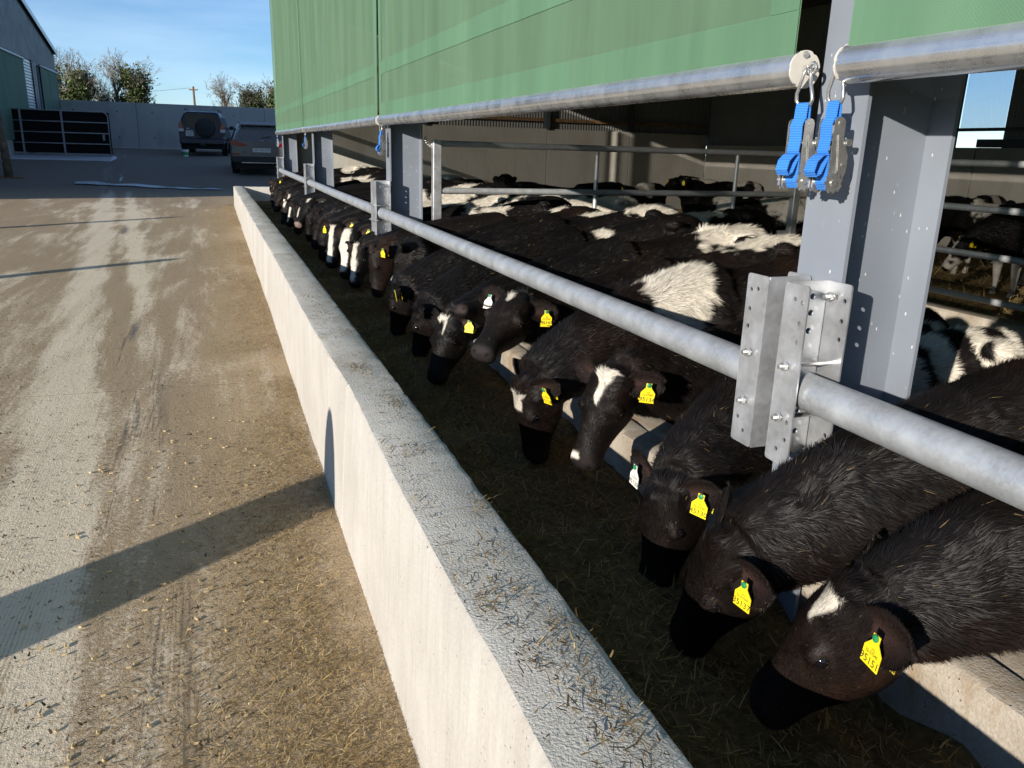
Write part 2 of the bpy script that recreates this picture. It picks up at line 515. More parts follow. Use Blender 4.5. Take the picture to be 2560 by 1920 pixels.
def strands(name, P, L, W, cols, lift=.15, seed=1, parent=None, mat=None, dirs=None, bend=.25):
    """thin bent blades lying on points P (n x 3): one joined mesh"""
    r = np.random.default_rng(seed); n = len(P)
    an = r.random(n)*2*math.pi if dirs is None else dirs
    el = lift*(r.random(n)*1.6 - .15)
    d = np.stack([np.cos(an)*np.cos(el), np.sin(an)*np.cos(el), np.sin(el)], 1)
    b = r.random((n,3)) - .5; b[:,2] = np.abs(b[:,2])*.4; d2 = d + b*bend*2; d2 /= np.linalg.norm(d2, axis=1, keepdims=True)
    ln = L*(.35 + 1.1*r.random(n)**1.5); wd = W*(.5 + r.random(n))
    s = np.cross(d, [0,0,1.0] + .6*(r.random((n,3))-.5)); s /= np.linalg.norm(s, axis=1, keepdims=True) + 1e-9
    s = s*wd[:,None]*.5
    A, B = P - s, P + s; mid = P + d*(ln*.5)[:,None]; C, D_ = mid + s, mid - s
    tip = mid + d2*(ln*.5)[:,None]; E_, F_ = tip + s*.5, tip - s*.5
    V = np.stack([A, B, C, D_, E_, F_], 1).reshape(-1, 3)
    i = np.arange(n)[:,None]*6
    F = np.concatenate([i + [0,1,2,3], i + [3,2,4,5]], 1).reshape(-1, 4)
    me = poly_mesh(name, V, F, mat or M_STRAND, smooth=False)
    pal = np.asarray(cols, float); k = r.integers(0, len(pal), n)
    c = pal[k]*(.7 + .6*r.random((n,1)))
    set_col(me, np.repeat(c, 6, axis=0))
    o = link(name, me); 
    if parent: o.parent = parent
    return o
# ---------------------------------------------------------------- cattle
def fur_material(name, rough=.55, spec=.35):
    m = NT(name)
    at = m.node('ShaderNodeAttribute'); at.attribute_name = 'tint'
    n = m.noise(m.wpos(), 160, 2)
    c = m.mix(m.ramp(n, .3, .7, 0, .35), at.outputs['Color'], (0.004, 0.0035, 0.003))
    m.set(color=c, rough=rough, spec=spec)
    nb = m.noise(m.wpos(), 220, 3)
    m.bump(nb, .5, .004)
    return m.mat
M_HIDE = fur_material('cattle_hide', .62, .14)
def hair_material():
    m = NT('cattle_hair')
    at = m.node('ShaderNodeAttribute'); at.attribute_name = 'tint'
    m.set(color=at.outputs['Color'], rough=.5, spec=.20)
    return m.mat
M_HAIR = hair_material()
M_EYE = plain('eye_dark', (.006, .005, .006), .06, 0, .7, .1)
M_LID = plain('eyelid_skin', (.022, .015, .013), .55, 0, .3, .2, 60)
M_TAGY = plain('tag_yellow_plastic', (.80, .62, .015), .42, 0, .45, .06, 30)
M_TAGW = plain('tag_white_plastic', (.74, .72, .62), .42, 0, .45, .06, 30)
M_TAGG = plain('tag_green_plastic', (.02, .22, .08), .4, 0, .45, .06, 30)
M_INK = plain('tag_ink', (.02, .02, .018), .6, 0, .2, .1, 30)

TORSO = [  # x, half width, top, bottom, exponent
    (-1.02, .055, .93, .78), (-.99, .12, .985, .66), (-.93, .175, 1.02, .56), (-.84, .215, 1.035, .50), (-.70, .240, 1.035, .47),
    (-.55, .245, 1.015, .46), (-.38, .262, .995, .43), (-.20, .268, .985, .41), (-.04, .245, 1.005, .42), (.07, .215, 1.02, .44),
    (.17, .185, .99, .48), (.25, .14, .93, .55), (.30, .07, .86, .63)]
HEAD = [  # t, half width, top, bottom (relative to the poll-to-muzzle axis)
    (-.055, .050, .010, -.085), (-.03, .072, .038, -.115), (.01, .084, .054, -.135), (.055, .090, .060, -.148), (.10, .092, .060, -.155),
    (.145, .088, .053, -.153), (.19, .075, .042, -.143), (.235, .064, .033, -.126), (.28, .057, .027, -.110), (.32, .056, .024, -.100),
    (.350, .060, .022, -.095), (.378, .062, .016, -.092), (.398, .057, .006, -.084), (.412, .044, -.008, -.068), (.418, .026, -.024, -.048)]

def ering(c, s, u, hw, ht, hb, n=20, e=.86, ridge=0.0):
    out = []
    for a in np.linspace(0, 2*math.pi, n, endpoint=False):
        ca, sa = math.cos(a), math.sin(a)
        x = hw*math.copysign(abs(ca)**e, ca)*(1 - ridge*max(sa, 0)**1.5)
        y = (ht if sa > 0 else hb)*math.copysign(abs(sa)**e, sa)
        out.append(c + s*x + u*y)
    return out

FONT = None
def text_mesh(txt, size, name='print'):
    cu = bpy.data.curves.new(name, 'FONT'); cu.body = txt; cu.size = size
    cu.align_x = 'CENTER'; cu.align_y = 'CENTER'; cu.resolution_u = 2
    o = bpy.data.objects.new(name, cu); COL.objects.link(o)
    bpy.context.view_layer.update()
    me = bpy.data.meshes.new_from_object(o.evaluated_get(bpy.context.evaluated_depsgraph_get()))
    bpy.data.objects.remove(o); bpy.data.curves.remove(cu)
    return me

def text_verts(lines, o, X, Y, N, mat, name, parent):
    """lines: (text, size, dx, dy) laid on the plane o + X,Y, lifted along N; joined as one printed part"""
    mb = MB(); o = np.asarray(o, float); X, Y, N = unit(X), unit(Y), unit(N)
    for txt, size, dx, dy in lines:
        me = text_mesh(txt, size)
        v = np.zeros(len(me.vertices)*3); me.vertices.foreach_get('co', v); v = v.reshape(-1, 3)
        mb.add(o + np.outer(v[:,0]+dx, X) + np.outer(v[:,1]+dy, Y) + N*0.0006, [tuple(p.vertices) for p in me.polygons])
        bpy.data.meshes.remove(me)
    q = mb.build(name, mat, None)
    q.parent = parent
    return q

def remesh(mb, voxel, smooth_it):
    me0 = mb.mesh('tmp', [])
    o = bpy.data.objects.new('tmp', me0); COL.objects.link(o)
    r = o.modifiers.new('r', 'REMESH'); r.mode = 'VOXEL'; r.voxel_size = voxel
    s = o.modifiers.new('s', 'SMOOTH'); s.factor = .5; s.iterations = smooth_it
    bpy.context.view_layer.update()
    me = bpy.data.meshes.new_from_object(o.evaluated_get(bpy.context.evaluated_depsgraph_get()))
    bpy.data.objects.remove(o); bpy.data.meshes.remove(me0)
    nv = len(me.vertices)
    v = np.zeros(nv*3, np.float32); me.vertices.foreach_get('co', v); v = v.reshape(-1, 3).astype(float)
    k = np.zeros(len(me.loops), np.int32); me.loops.foreach_get('vertex_index', k)
    F = k.reshape(-1, 4)
    bpy.data.meshes.remove(me)
    return v, F

def vnormals(v, F):
    n = np.cross(v[F[:,2]] - v[F[:,0]], v[F[:,3]] - v[F[:,1]])
    out = np.zeros_like(v)
    for k in range(4): np.add.at(out, F[:,k], n)
    return out/(np.linalg.norm(out, axis=1, keepdims=True) + 1e-12)

BLACK = np.array((.0056, .0049, .0046)); BROWN = np.array((.026, .0125, .0075)); WHITE = np.array((.70, .64, .54))
PINK = np.array((.30, .15, .12))
FLOOR = .08

def make_cow(name, label, cat, W, fwd, P, M, s=1.08, roll=0.0, hs=1.0, torso=(), head=(), brown=.25, voxel=.012,
             hairs=20000, hair_w=.0018, hair_l=1.0, tags=(), ears=(0, 0), group=None, legs=True, face_white=0, seed=0, floor=FLOOR, nose=None, white_under=False, tail=True, neck_z=9.0, tilt=0.0, hk=1.16, wid=.86, lids=False, ef=0.0):
    rs = np.random.default_rng(100 + seed)
    f = unit(V3(fwd[0], fwd[1], 0)); u = V3(0, 0, 1); l = np.cross(u, f)
    O = V3(W[0], W[1], floor)
    def T(x, y, z): return O + s*(f*x + l*y + u*(z - tilt*x))
    P, M = np.asarray(P, float), np.asarray(M, float)
    a = unit(M - P)
    hs = np.linalg.norm(M - P)/.41*hs
    side = unit(np.cross(u, unit(a + .35*f)))
    side = unit(side - a*np.dot(side, a)); dor = np.cross(a, side)
    if roll:
        c_, s_ = math.cos(roll), math.sin(roll)
        side, dor = side*c_ + dor*s_, dor*c_ - side*s_
    def H(t, y, z): return P + hs*(a*t + hk*(side*y + dor*z))
    mb = MB()
    mb.loft([ering(T(x, 0, (tp + bt)/2), -l, u, s*hw*wid, s*(tp - bt)/2, s*(tp - bt)/2, 22, .90, .20) for x, hw, tp, bt in TORSO])
    # neck: from inside the shoulders to the back of the skull
    n0, n1, n2 = T(-.06, 0, .80), T(.30, 0, .80), H(-.015, 0, -.045)
    n1 = n1*.55 + (n2 - a*hs*.16)*.45; n1[2] = min(n1[2], neck_z)
    rings = []; npts = []
    for k in range(9):
        q = k/8; p = (1-q)**2*n0 + 2*q*(1-q)*n1 + q*q*n2
        t = unit(2*(1-q)*(n1-n0) + 2*q*(n2-n1))
        up_ = unit((u*(1-q) + dor*q*.9 + u*.15)); up_ = unit(up_ - t*np.dot(up_, t)); sd = np.cross(t, up_)
        hw = s*np.interp(q, [0, .35, .7, 1], [.175, .145, .112, .082])
        hh = s*np.interp(q, [0, .35, .7, 1], [.26, .205, .158, .112])
        rings.append(ering(p, sd, up_, hw, hh*.95, hh*1.05, 18, .9)); npts.append((p, t))
    mb.loft(rings)
    mb.loft([ering(H(t, 0, (tp + bt)/2), -side, dor, hk*hs*hw, hk*hs*(tp - bt)/2, hk*hs*(tp - bt)/2, 20, .80) for t, hw, tp, bt in HEAD])
    for sg in (-1, 1):
        mb.sphere(H(.140, sg*.071, .014), hs*.029, X=a, Y=side, Z=dor)                        # brow
        mb.sphere(H(.10, sg*.062, -.075), (hs*.080, hs*.034, hs*.072), X=a, Y=side, Z=dor)     # cheek
        mb.sphere(H(.375, sg*.030, -.018), (hs*.032, hs*.026, hs*.024), X=a, Y=side, Z=dor)    # nostril wing
        mb.sphere(T(.02, sg*.155, .66), (s*.15, s*.065, s*.24), X=f, Y=l, Z=u)                 # shoulder
        mb.sphere(T(-.76, sg*.15, .70), (s*.19, s*.075, s*.25), X=f, Y=l, Z=u)                # thigh
        mb.sphere(T(-.72, sg*.165, .985), (s*.07, s*.05, s*.040), X=f, Y=l, Z=u)                # hook bone
        if legs:
            fl = [(.02, .14, .62, .085), (.03, .135, .46, .066), (.035, .13, .34, .048), (.03, .13, .30, .046), (.02, .13, .16, .031), (.03, .13, .08, .040), (.05, .13, .035, .042), (.06, .13, .0, .048)]
            bl = [(-.78, .15, .62, .125), (-.74, .15, .50, .095), (-.83, .14, .40, .060), (-.90, .135, .335, .050), (-.89, .13, .28, .040), (-.86, .13, .16, .033), (-.85, .13, .08, .042), (-.83, .13, .035, .043), (-.82, .13, .0, .050)]
            for L_ in (fl, bl):
                mb.tube([T(x, sg*y, z) for x, y, z, r in L_], [s*r for *_, r in L_], 10)
    mb.sphere(H(.0, 0, .035), (hs*.05, hs*.05, hs*.035), X=a, Y=side, Z=dor)                   # poll
    v, F = remesh(mb, voxel, 3 if voxel < .012 else 2)
    if np.mean(np.sum(vnormals(v, F)*(v - T(-.4, 0, .7)), axis=1)) < 0: F = F[:, ::-1]
    # ---- local coordinates for markings
    def hloc(p): d = p - P; return np.stack([d@a, d@side/hk, d@dor/hk], 1)/hs
    def tloc(p): d = (p - O)/s; x_ = d@f; return np.stack([x_, d@l, d@u + tilt*x_], 1)
    def is_head(h): return (h[:,0] > -.02) & (h[:,0] < .45) & (np.abs(h[:,1]) < .13) & (h[:,2] > -.2) & (h[:,2] < .1)
    def colour(p):
        h, t = hloc(p), tloc(p); ih = is_head(h)
        nz_ = fbm(p, 5.0, seed*3.1, 3); n2_ = fbm(p, 28.0, seed*1.7, 2)
        br = np.clip((nz_ - .50)*3.0, 0, 1)*brown*.75 + brown*.10
        low = np.clip((.72 - t[:,2])*2.2, 0, .6)*(t[:,0] > -.2)*brown*.8
        br = np.clip(br + low + ih*np.clip((-.03 - h[:,2])*7, 0, .5)*brown*1.2, 0, 1)
        c = BLACK*(1 - br[:,None]) + BROWN*br[:,None]
        c = c*(.75 + .5*n2_[:,None])
        wob = (fbm(p, 14.0, seed*2.3 + 5, 3) - .5)
        w = np.zeros(len(p))
        for (cx, cy, cz), (rx, ry, rz) in torso:
            d = np.sqrt(((t[:,0]-cx)/rx)**2 + ((t[:,1]-cy)/ry)**2 + ((t[:,2]-cz)/rz)**2)
            w = np.maximum(w, np.clip((1.12 - d + wob*.9 + (n2_ - .5)*.25)*7, 0, 1)*(~ih))
        if white_under:
            w = np.maximum(w, np.clip((.46 + wob*.25 - t[:,2])*25, 0, 1))
        for g in head:
            if g[0] == 'b':       # blaze on the front of the face: t0, t1, half width at t0 and t1, sideways offset
                _, t0, t1, w0, w1, off = g
                q = np.clip((h[:,0]-t0)/(t1-t0), 0, 1)
                hw = w0 + (w1-w0)*q
                d = np.minimum(np.minimum(h[:,0]-t0, t1-h[:,0]), hw - np.abs(h[:,1]-off)) + wob*.022
                w = np.maximum(w, np.clip(d*140, 0, 1)*ih*(h[:,2] > -.045))
            else:                 # a patch: t, side, up, radius
                _, ht_, hy_, hz_, r_ = g
                d = np.sqrt((h[:,0]-ht_)**2 + (h[:,1]-hy_)**2 + (h[:,2]-hz_)**2)
                w = np.maximum(w, np.clip((r_ - d + wob*.03)*120, 0, 1)*ih)
        wc = WHITE*(.82 + .36*n2_[:,None])
        c = c*(1-w[:,None]) + wc*w[:,None]
        # bare nose
        nl = np.clip((h[:,0] - .380 + .12*np.clip(h[:,2]+.02, -.05, 0))*90, 0, 1)*ih*(h[:,2] > -.055)
        nc = np.array(nose if nose else (.016, .0135, .013))
        c = c*(1-nl[:,None]) + nc*nl[:,None]
        for sg in (-1, 1):
            d = np.sqrt(((h[:,0]-.402)/1.5)**2 + (h[:,1]-sg*.031)**2 + (h[:,2]+.020)**2)
            k = np.clip((.0125 - d)*250, 0, 1)*ih; c = c*(1-k[:,None]) + np.array((.004,.003,.003))*k[:,None]
            d = np.sqrt((h[:,0]-.142)**2 + (h[:,1]-sg*.098)**2 + (h[:,2]-.004)**2)
            k = np.clip((.034 - d)*60, 0, .40)*ih; c = c*(1-k[:,None]) + np.array((.030,.020,.016))*k[:,None]
        hoof = (t[:,2] < .035); c[hoof] = (.05, .045, .04)
        return c, w, ih
    c, w, ih = colour(v)
    # nostril pits
    hv = hloc(v)
    for sg in (-1, 1):
        d = np.sqrt(((hv[:,0]-.402)/1.5)**2 + (hv[:,1]-sg*.031)**2 + (hv[:,2]+.020)**2)
        v = v - np.outer(np.clip(.014 - d, 0, 1)*.8*hs*(hv[:,0] > .3), a)
    VN = vnormals(v, F)
    nb = len(v)
    allv, allf, allc = [v], [F], [c]
    off = nb
    ear_info = []
    for sg, drop in ((1, ears[0]), (-1, ears[1])):
        d_ = unit(side*sg*.92 - a*.34 - dor*(.10 + drop))
        nrm = unit(unit(a*.46 + dor*.42 + u*.22 + side*sg*.10) + ef*unit(V3(0, 0, CAMZ) - P)); nrm = unit(nrm - d_*np.dot(nrm, d_)); wd = np.cross(d_, nrm)
        base = H(.0, sg*.066, -.012)
        nu_, nv_ = 10, 7
        top, bot, ct, cb = [], [], [], []
        for i in range(nu_):
            q = i/(nu_-1)
            wdt = hs*.060*(math.sin(math.pi*min(1, (q*.80 + .12)))**.62)*(1.0 if q < .97 else .35)
            for j in range(nv_):
                b_ = (j/(nv_-1))*2 - 1
                p = base + d_*hs*.165*q + wd*wdt*b_ + nrm*hs*(.030*(b_*b_)*(1-q*.5) - .012*q)
                top.append(p); bot.append(p - nrm*hs*.007)
                pk = np.clip(1 - abs(b_)*1.25, 0, 1)*np.clip(1.15 - q*1.3, 0, 1)*.30
                edge = BLACK*1.1*(1-.5*brown) + BROWN*.4*brown
                ct.append(edge*(1-pk) + PINK*.55*pk); cb.append(BLACK*1.1 + BROWN*.35*brown)
        nv0 = off
        allv.append(np.array(top + bot)); allc.append(np.array(ct + cb))
        m_ = nu_*nv_; fs = []
        for i in range(nu_-1):
            for j in range(nv_-1):
                A = i*nv_ + j
                fs.append((nv0+A, nv0+A+1, nv0+A+nv_+1, nv0+A+nv_)); fs.append((nv0+m_+A, nv0+m_+A+nv_, nv0+m_+A+nv_+1, nv0+m_+A+1))
        for i in range(nu_-1):
            for j in (0, nv_-1):
                A = i*nv_ + j; fs.append((nv0+A, nv0+A+nv_, nv0+m_+A+nv_, nv0+m_+A))
        for j in range(nv_-1):
            A = (nu_-1)*nv_ + j; fs.append((nv0+A, nv0+A+1, nv0+m_+A+1, nv0+m_+A))
        allf.append(np.array(fs)); off += 2*m_
        ear_info.append((base, d_, nrm, wd, np.array(top), np.array(ct)))
    if tail:
        tp = [T(-.97, 0, .97), T(-1.05, .01, .92), T(-1.08, .02, .80), T(-1.07, .02, .60), T(-1.06, .03, .42), T(-1.06, .03, .30)]
        tb = MB().tube(tp, [s*.03, s*.026, s*.02, s*.018, s*.03, s*.012], 8, cap=False)
        tv = np.concatenate(tb.v); allv.append(tv); allf.append(np.array(tb.f) + off); off += len(tv)
        tcol = np.tile(BLACK, (len(tv), 1)); tcol[24:] = WHITE*.8 if len(torso) else BLACK; allc.append(tcol)
    VV = np.concatenate(allv) ; FF = np.concatenate(allf); CC = np.concatenate(allc)
    root = thing(name, label, cat, tuple(O), group)
    body = poly_mesh('body', VV - O, FF, M_HIDE); set_col(body, CC)
    bo = link('body', body); bo.parent = root
    # ---- coat of single hairs
    if hairs:
        tri = F[:, [0,1,2,0,2,3]].reshape(-1, 3)
        e1, e2 = v[tri[:,1]]-v[tri[:,0]], v[tri[:,2]]-v[tri[:,0]]
        ar = np.linalg.norm(np.cross(e1, e2), axis=1)
        cen = v[tri].mean(1); tl = tloc(cen); hl = hloc(cen); hh_ = is_head(hl)
        wt = ar*np.where(hh_, 4.0, 1.0)*np.where((tl[:,2] < .40) & ~hh_, .05, 1.0)
        # coat only where a camera beside the passage could see it
        view = V3(0, 0, CAMZ) - cen; vis = np.sum(view*np.cross(e1, e2), axis=1)/(ar*np.linalg.norm(view, axis=1) + 1e-12)
        wt = wt*np.clip(vis + .45, .04, 1)
        pick = rs.choice(len(tri), hairs, p=wt/wt.sum())
        r1, r2 = rs.random(hairs), rs.random(hairs); fl = r1 + r2 > 1; r1[fl], r2[fl] = 1-r1[fl], 1-r2[fl]
        t3 = tri[pick]
        root_p = v[t3[:,0]] + e1[pick]*r1[:,None] + e2[pick]*r2[:,None]
        nn = VN[t3[:,0]]*(1-r1-r2)[:,None] + VN[t3[:,1]]*r1[:,None] + VN[t3[:,2]]*r2[:,None]
        hc, hw_, hih = colour(root_p)
        tl = tloc(root_p); hl = hloc(root_p)
        # flow field
        flow = np.tile(-f*.85 - u*.45, (hairs, 1))
        near_neck = (~hih) & (tl[:,0] > .05)
        NP = np.array([p for p, t in npts]); NTg = np.array([t for p, t in npts])
        if near_neck.any():
            dd = ((root_p[near_neck][:,None,:] - NP[None])**2).sum(2); k = dd.argmin(1)
            flow[near_neck] = -NTg[k]*.9 - u*.35
        kk = np.clip((hl[hih][:,0] + .02)/.10, 0, 1)[:,None]; flow[hih] = (-a*.8 - u*.1)*kk + (-NTg[-1]*.9 - u*.35)*(1-kk)
        sw = np.stack([fbm(root_p, 9, 31+seed, 2), fbm(root_p, 9, 57+seed, 2), fbm(root_p, 9, 83+seed, 2)], 1) - .5
        cl = np.stack([vnoise(root_p, 45, 11+seed), vnoise(root_p, 45, 23+seed), vnoise(root_p, 45, 41+seed)], 1) - .5
        flow = flow + sw*1.6 + cl*1.1
        flow -= nn*np.sum(flow*nn, axis=1, keepdims=True); flow /= np.linalg.norm(flow, axis=1, keepdims=True) + 1e-9
        lift = np.where(hih, np.interp(hl[:,0], [-.02, .10], [.44, .24]), .42) + .25*(rs.random(hairs)-.5) + .35*(vnoise(root_p, 30, 7+seed)-.5)
        d = flow + nn*lift[:,None] + .22*(rs.random((hairs,3))-.5); d /= np.linalg.norm(d, axis=1, keepdims=True)
        ln = np.where(hih, np.interp(hl[:,0], [-.02, .03, .10, .30], [.026, .021, .0115, .0075]), .024)*(.6 + .8*rs.random(hairs))*(1 + .5*hw_*(~hih))*s*hair_l
        keep = ~(hih & (hl[:,0] > .355))
        wv = np.cross(d, nn + .5*(rs.random((hairs,3))-.5)); wv /= np.linalg.norm(wv, axis=1, keepdims=True) + 1e-9
        hwid = hair_w*(.6 + .8*rs.random(hairs))*np.where(hih, .8, 1)
        A = root_p - wv*hwid[:,None]; B = root_p + wv*hwid[:,None]; C = root_p + d*ln[:,None]
        gn = np.sum(np.cross(B-A, C-A)*nn, axis=1) < 0
        A[gn], B[gn] = B[gn], A[gn].copy()
        A, B, C, hc = A[keep], B[keep], C[keep], hc[keep]
        if hairs > 20000:
            for base, d_, nrm, wd, tpv, ctv in ear_info:
                m_ = 1500; gi = rs.random(m_)*8.99; gj = 3 + 3*np.sign(rs.random(m_) - .5)*rs.random(m_)**.45; gj = np.clip(gj, 0, 5.99); j_ = gj/3.0 - 1
                i0, j0 = gi.astype(int), gj.astype(int); fi, fj = (gi - i0)[:,None], (gj - j0)[:,None]; k0 = i0*7 + j0
                pr = (tpv[k0]*(1-fj) + tpv[k0+1]*fj)*(1-fi) + (tpv[k0+7]*(1-fj) + tpv[k0+8]*fj)*fi
                dd = np.outer(np.sign(j_)*np.abs(j_)**.5, wd)*.9 + d_*.55 + np.outer(.15 + .45*rs.random(m_), nrm) + .7*(rs.random((m_,3)) - .5)
                dd /= np.linalg.norm(dd, axis=1, keepdims=True)
                wv_ = np.cross(dd, rs.normal(0, 1, (m_,3))); wv_ /= np.linalg.norm(wv_, axis=1, keepdims=True)
                A = np.concatenate([A, pr - wv_*hair_w*.7]); B = np.concatenate([B, pr + wv_*hair_w*.7]); C = np.concatenate([C, pr + dd*(.007 + .010*rs.random(m_))[:,None]*hs])
                hc = np.concatenate([hc, np.tile(BLACK*1.6*(1 - .5*brown) + BROWN*.6*brown, (m_,1))])
        n_ = len(A)
        HV = np.stack([A, B, C], 1).reshape(-1, 3) - O
        shade = (.55 + .9*rs.random(n_))[:,None]
        is_w = (hc.mean(1) > .25)[:,None]
        hc = np.where(is_w, hc*(.78 + .44*rs.random(n_))[:,None], hc*shade*1.0)
        fk = (rs.random(n_) < .0035 + .05*np.clip(vnoise(A, 9, 70 + seed) - .80, 0, 1))[:,None]
        hc = np.where(fk & ~is_w, np.array((.16,.115,.05))*(.5 + rs.random((n_,1))), hc)
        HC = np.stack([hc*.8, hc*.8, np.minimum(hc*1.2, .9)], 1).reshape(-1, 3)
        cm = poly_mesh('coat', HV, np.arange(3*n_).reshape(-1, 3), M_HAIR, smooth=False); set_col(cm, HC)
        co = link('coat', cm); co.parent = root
    for sg in (-1, 1):
        e = MB().sphere(H(.140, sg*.0800, .003) - O, hs*.0200, 14, 10, X=a, Y=side, Z=dor)
        eo = e.build('eye', M_EYE, None, True); eo.parent = root
    if lids:
        for sg in (-1, 1):
            for zz, sgn in ((.0, 1), (.0, -1)):
                pts = [H(.140 + .021*math.cos(b_), sg*(.0885 - .012*abs(math.cos(b_))), .003 + sgn*.0125*math.sin(b_)) - O for b_ in np.linspace(-.05, math.pi + .05, 9)]
                lo = MB().tube(pts, [hs*.002 + hs*.0042*math.sin(math.pi*min(max(i_/8, .05), .95)) for i_ in range(9)], 6).build('eyelid', M_LID, None, True); lo.parent = root
    for (ear, kind, q, lines, tlt) in tags:
        base, d_, nrm, wd, tpv, _ = ear_info[ear]
        N = unit(nrm*V3(1, 1, .45) + d_*tlt[1]*.5); at_ = base + d_*hs*.165*q + nrm*hs*.020 + N*.004
        Yd = unit(u + d_*tlt[0]*.4); Yd = unit(Yd - N*np.dot(Yd, N)); X = np.cross(Yd, N)
        k = .95
        outl = [(-.011, .008), (-.011, -.010), (-.028, -.030), (-.028, -.070), (.028, -.070), (.028, -.030), (.011, -.010), (.011, .008)]
        o = at_ - O
        mt = M_TAGY if kind == 'y' else M_TAGW
        tg = MB().prism([(x*k, y*k) for x, y in outl], o + N*.004, X, Yd, N, .0022)
        to = tg.build('ear_tag', mt, None); to.parent = root
        bt = MB(); rg = lambda r, h: [o + N*h + X*r*math.cos(q_) + Yd*r*math.sin(q_) for q_ in np.linspace(0, 2*math.pi, 12, endpoint=False)]
        bt.loft([rg(.0085, .006), rg(.0085, .0095), rg(.005, .0115)])
        b_ = bt.build('stud', M_TAGG if kind == 'w' or ear == 0 else mt, None, 40); b_.parent = to
        bk = MB().prism([(x*k*.92, y*k) for x, y in outl], o - N*.016 + X*.007 - nrm*hs*.024, X, unit(Yd + .12*X), N, .002)
        b2 = bk.build('back_plate', mt, None); b2.parent = to
        if lines:
            text_verts([(tx, sz*k, dx, dy*k) for tx, sz, dx, dy in lines], o + N*.0063, X, Yd, N, M_INK, 'print', to)
    return root

def tag_lines(num, full=True):
    L_ = [(num, .0245, 0, -.057)]
    if full: L_ += [('22-57040', .0105, 0, -.038), ('372', .0085, .002, -.029)]
    return L_
# ---------------------------------------------------------------- ground
GP = np.array([(-300, -.02), (0, -.02), (2, 0.0), (5, .035), (10, .11), (20, .235), (23, .25), (25, .40), (28, .72), (33, .92), (38, 1.06), (45, 1.25), (60, 1.45), (120, 1.6), (2500, 1.6)])
def gz(y): return np.interp(y, GP[:,0], GP[:,1])
xs = np.unique(np.concatenate([np.linspace(-1500, -40, 12), np.linspace(-40, -8, 17), np.linspace(-8, 2, 41), np.linspace(2, 40, 20), np.linspace(40, 1500, 12)]))
ys = np.unique(np.concatenate([np.linspace(-300, -4, 12), np.linspace(-4, 24, 113), np.linspace(24, 60, 73), np.linspace(60, 2400, 25)]))
XX, YY = np.meshgrid(xs, ys, indexing='ij')
ZZ = gz(YY)
und = (fbm(np.stack([XX.ravel(), YY.ravel(), 0*XX.ravel()], 1), .8, 3.3, 3).reshape(XX.shape) - .5)*.02
ZZ = ZZ + und*((XX < .3) & (XX > -40) & (YY < 46))
ni, nj = XX.shape
idx = np.arange(ni*nj).reshape(ni, nj)
GF = np.stack([idx[:-1,:-1], idx[1:,:-1], idx[1:,1:], idx[:-1,1:]], -1).reshape(-1, 4)
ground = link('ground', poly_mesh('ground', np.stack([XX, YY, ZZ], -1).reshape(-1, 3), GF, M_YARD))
tag(ground, kind='structure')
# shallow puddle that runs across the yard where it starts to rise
def sheet(name, pts, mat, dz=.006):
    mb = MB(); n = len(pts)
    mb.add([(x, y, gz(y) + dz) for x, y in pts], [tuple(range(n))])
    return mb.build(name, mat)
M_WATER = plain('puddle_water', (.16, .16, .17), .30, 0, .6, .3, 6)
pud = MB()
px = np.linspace(-3.6, .42, 40); cy = 25.9 - (px + 4.4)*.30; hw = np.clip(.34*vnoise(np.stack([px*2.6, px*0, px*0], 1), 1.0) - .06, .004, 1); cy = cy + .25*(vnoise(np.stack([px*1.9, px*0 + 5, px*0], 1)) - .5)
ring = [(x, y - h) for x, y, h in zip(px, cy, hw)], [(x, y + h) for x, y, h in zip(px, cy, hw)]
for i in range(39):
    q = [ring[0][i], ring[0][i+1], ring[1][i+1], ring[1][i]]
    pud.add([(x, y, gz(y) + .03) for x, y in q], [(0, 1, 2, 3)])
tag(pud.build('puddle', M_WATER), kind='structure')

# ---------------------------------------------------------------- feed trough
trough = thing('feed_trough', 'long pale concrete feed trough running along the front of the shed', 'trough', (1.0, 9.6, 0))
def wall_run(name, y0, y1, step):
    yy = np.sort(np.concatenate([np.arange(y0, y1 + 1e-6, step), [3.362, 3.366, 3.376, 3.380]])); rings = []
    for y in yy:
        g = math.exp(-((y - 3.35)/.55)**2)*.022
        q = np.array([[y*3.1, 7.7, 0], [y*9.7, 1.2, 0], [y*33., 4.4, 0], [y*21., 9.4, 0]]); nn = vnoise(q) - .5
        xo = .462 + g + nn[0]*.008 + nn[1]*.003 - .0028*max(y - 8, 0); xi = .705 + nn[1]*.003 + nn[2]*.004 - .0045*max(y - 8, 0)
        xb = .438 + nn[0]*.010 - .0020*max(y - 8, 0)
        if 3.364 < y < 3.378: xo += .006; xb += .006
        zt = .70 + nn[0]*.006
        prof = [(xb, -.05), (xb + (xo - xb)*.5, .32), (xo, .685 + nn[3]*.006), (xo + .010, .697 + nn[2]*.004), (xo + .03, zt), ((xo + xi)/2, zt + .002), (xi - .02, zt + nn[3]*.003), (xi - .004 + nn[3]*.006, .694 + nn[2]*.004), (xi, .675), (xi - .01, -.05)]
        rings.append([(x, y, z) for x, z in prof])
    mb = MB(); n = len(rings[0])
    for i in range(len(rings)-1):
        mb.add(rings[i] + rings[i+1], [(j, j+1, n+j+1, n+j) for j in (3,4,5,6,7)], 1)
        mb.add(rings[i] + rings[i+1], [(j, j+1, n+j+1, n+j) for j in (0,1,2,8)], 0)
    mb.add(rings[0], [tuple(range(n))[::-1]], 0); mb.add(rings[-1], [tuple(range(n))], 0)
    return part(mb, name, [M_WALLFACE, M_WALLTOP], trough, 50)
wall_run('wall', -3.0, 20.3, .05)
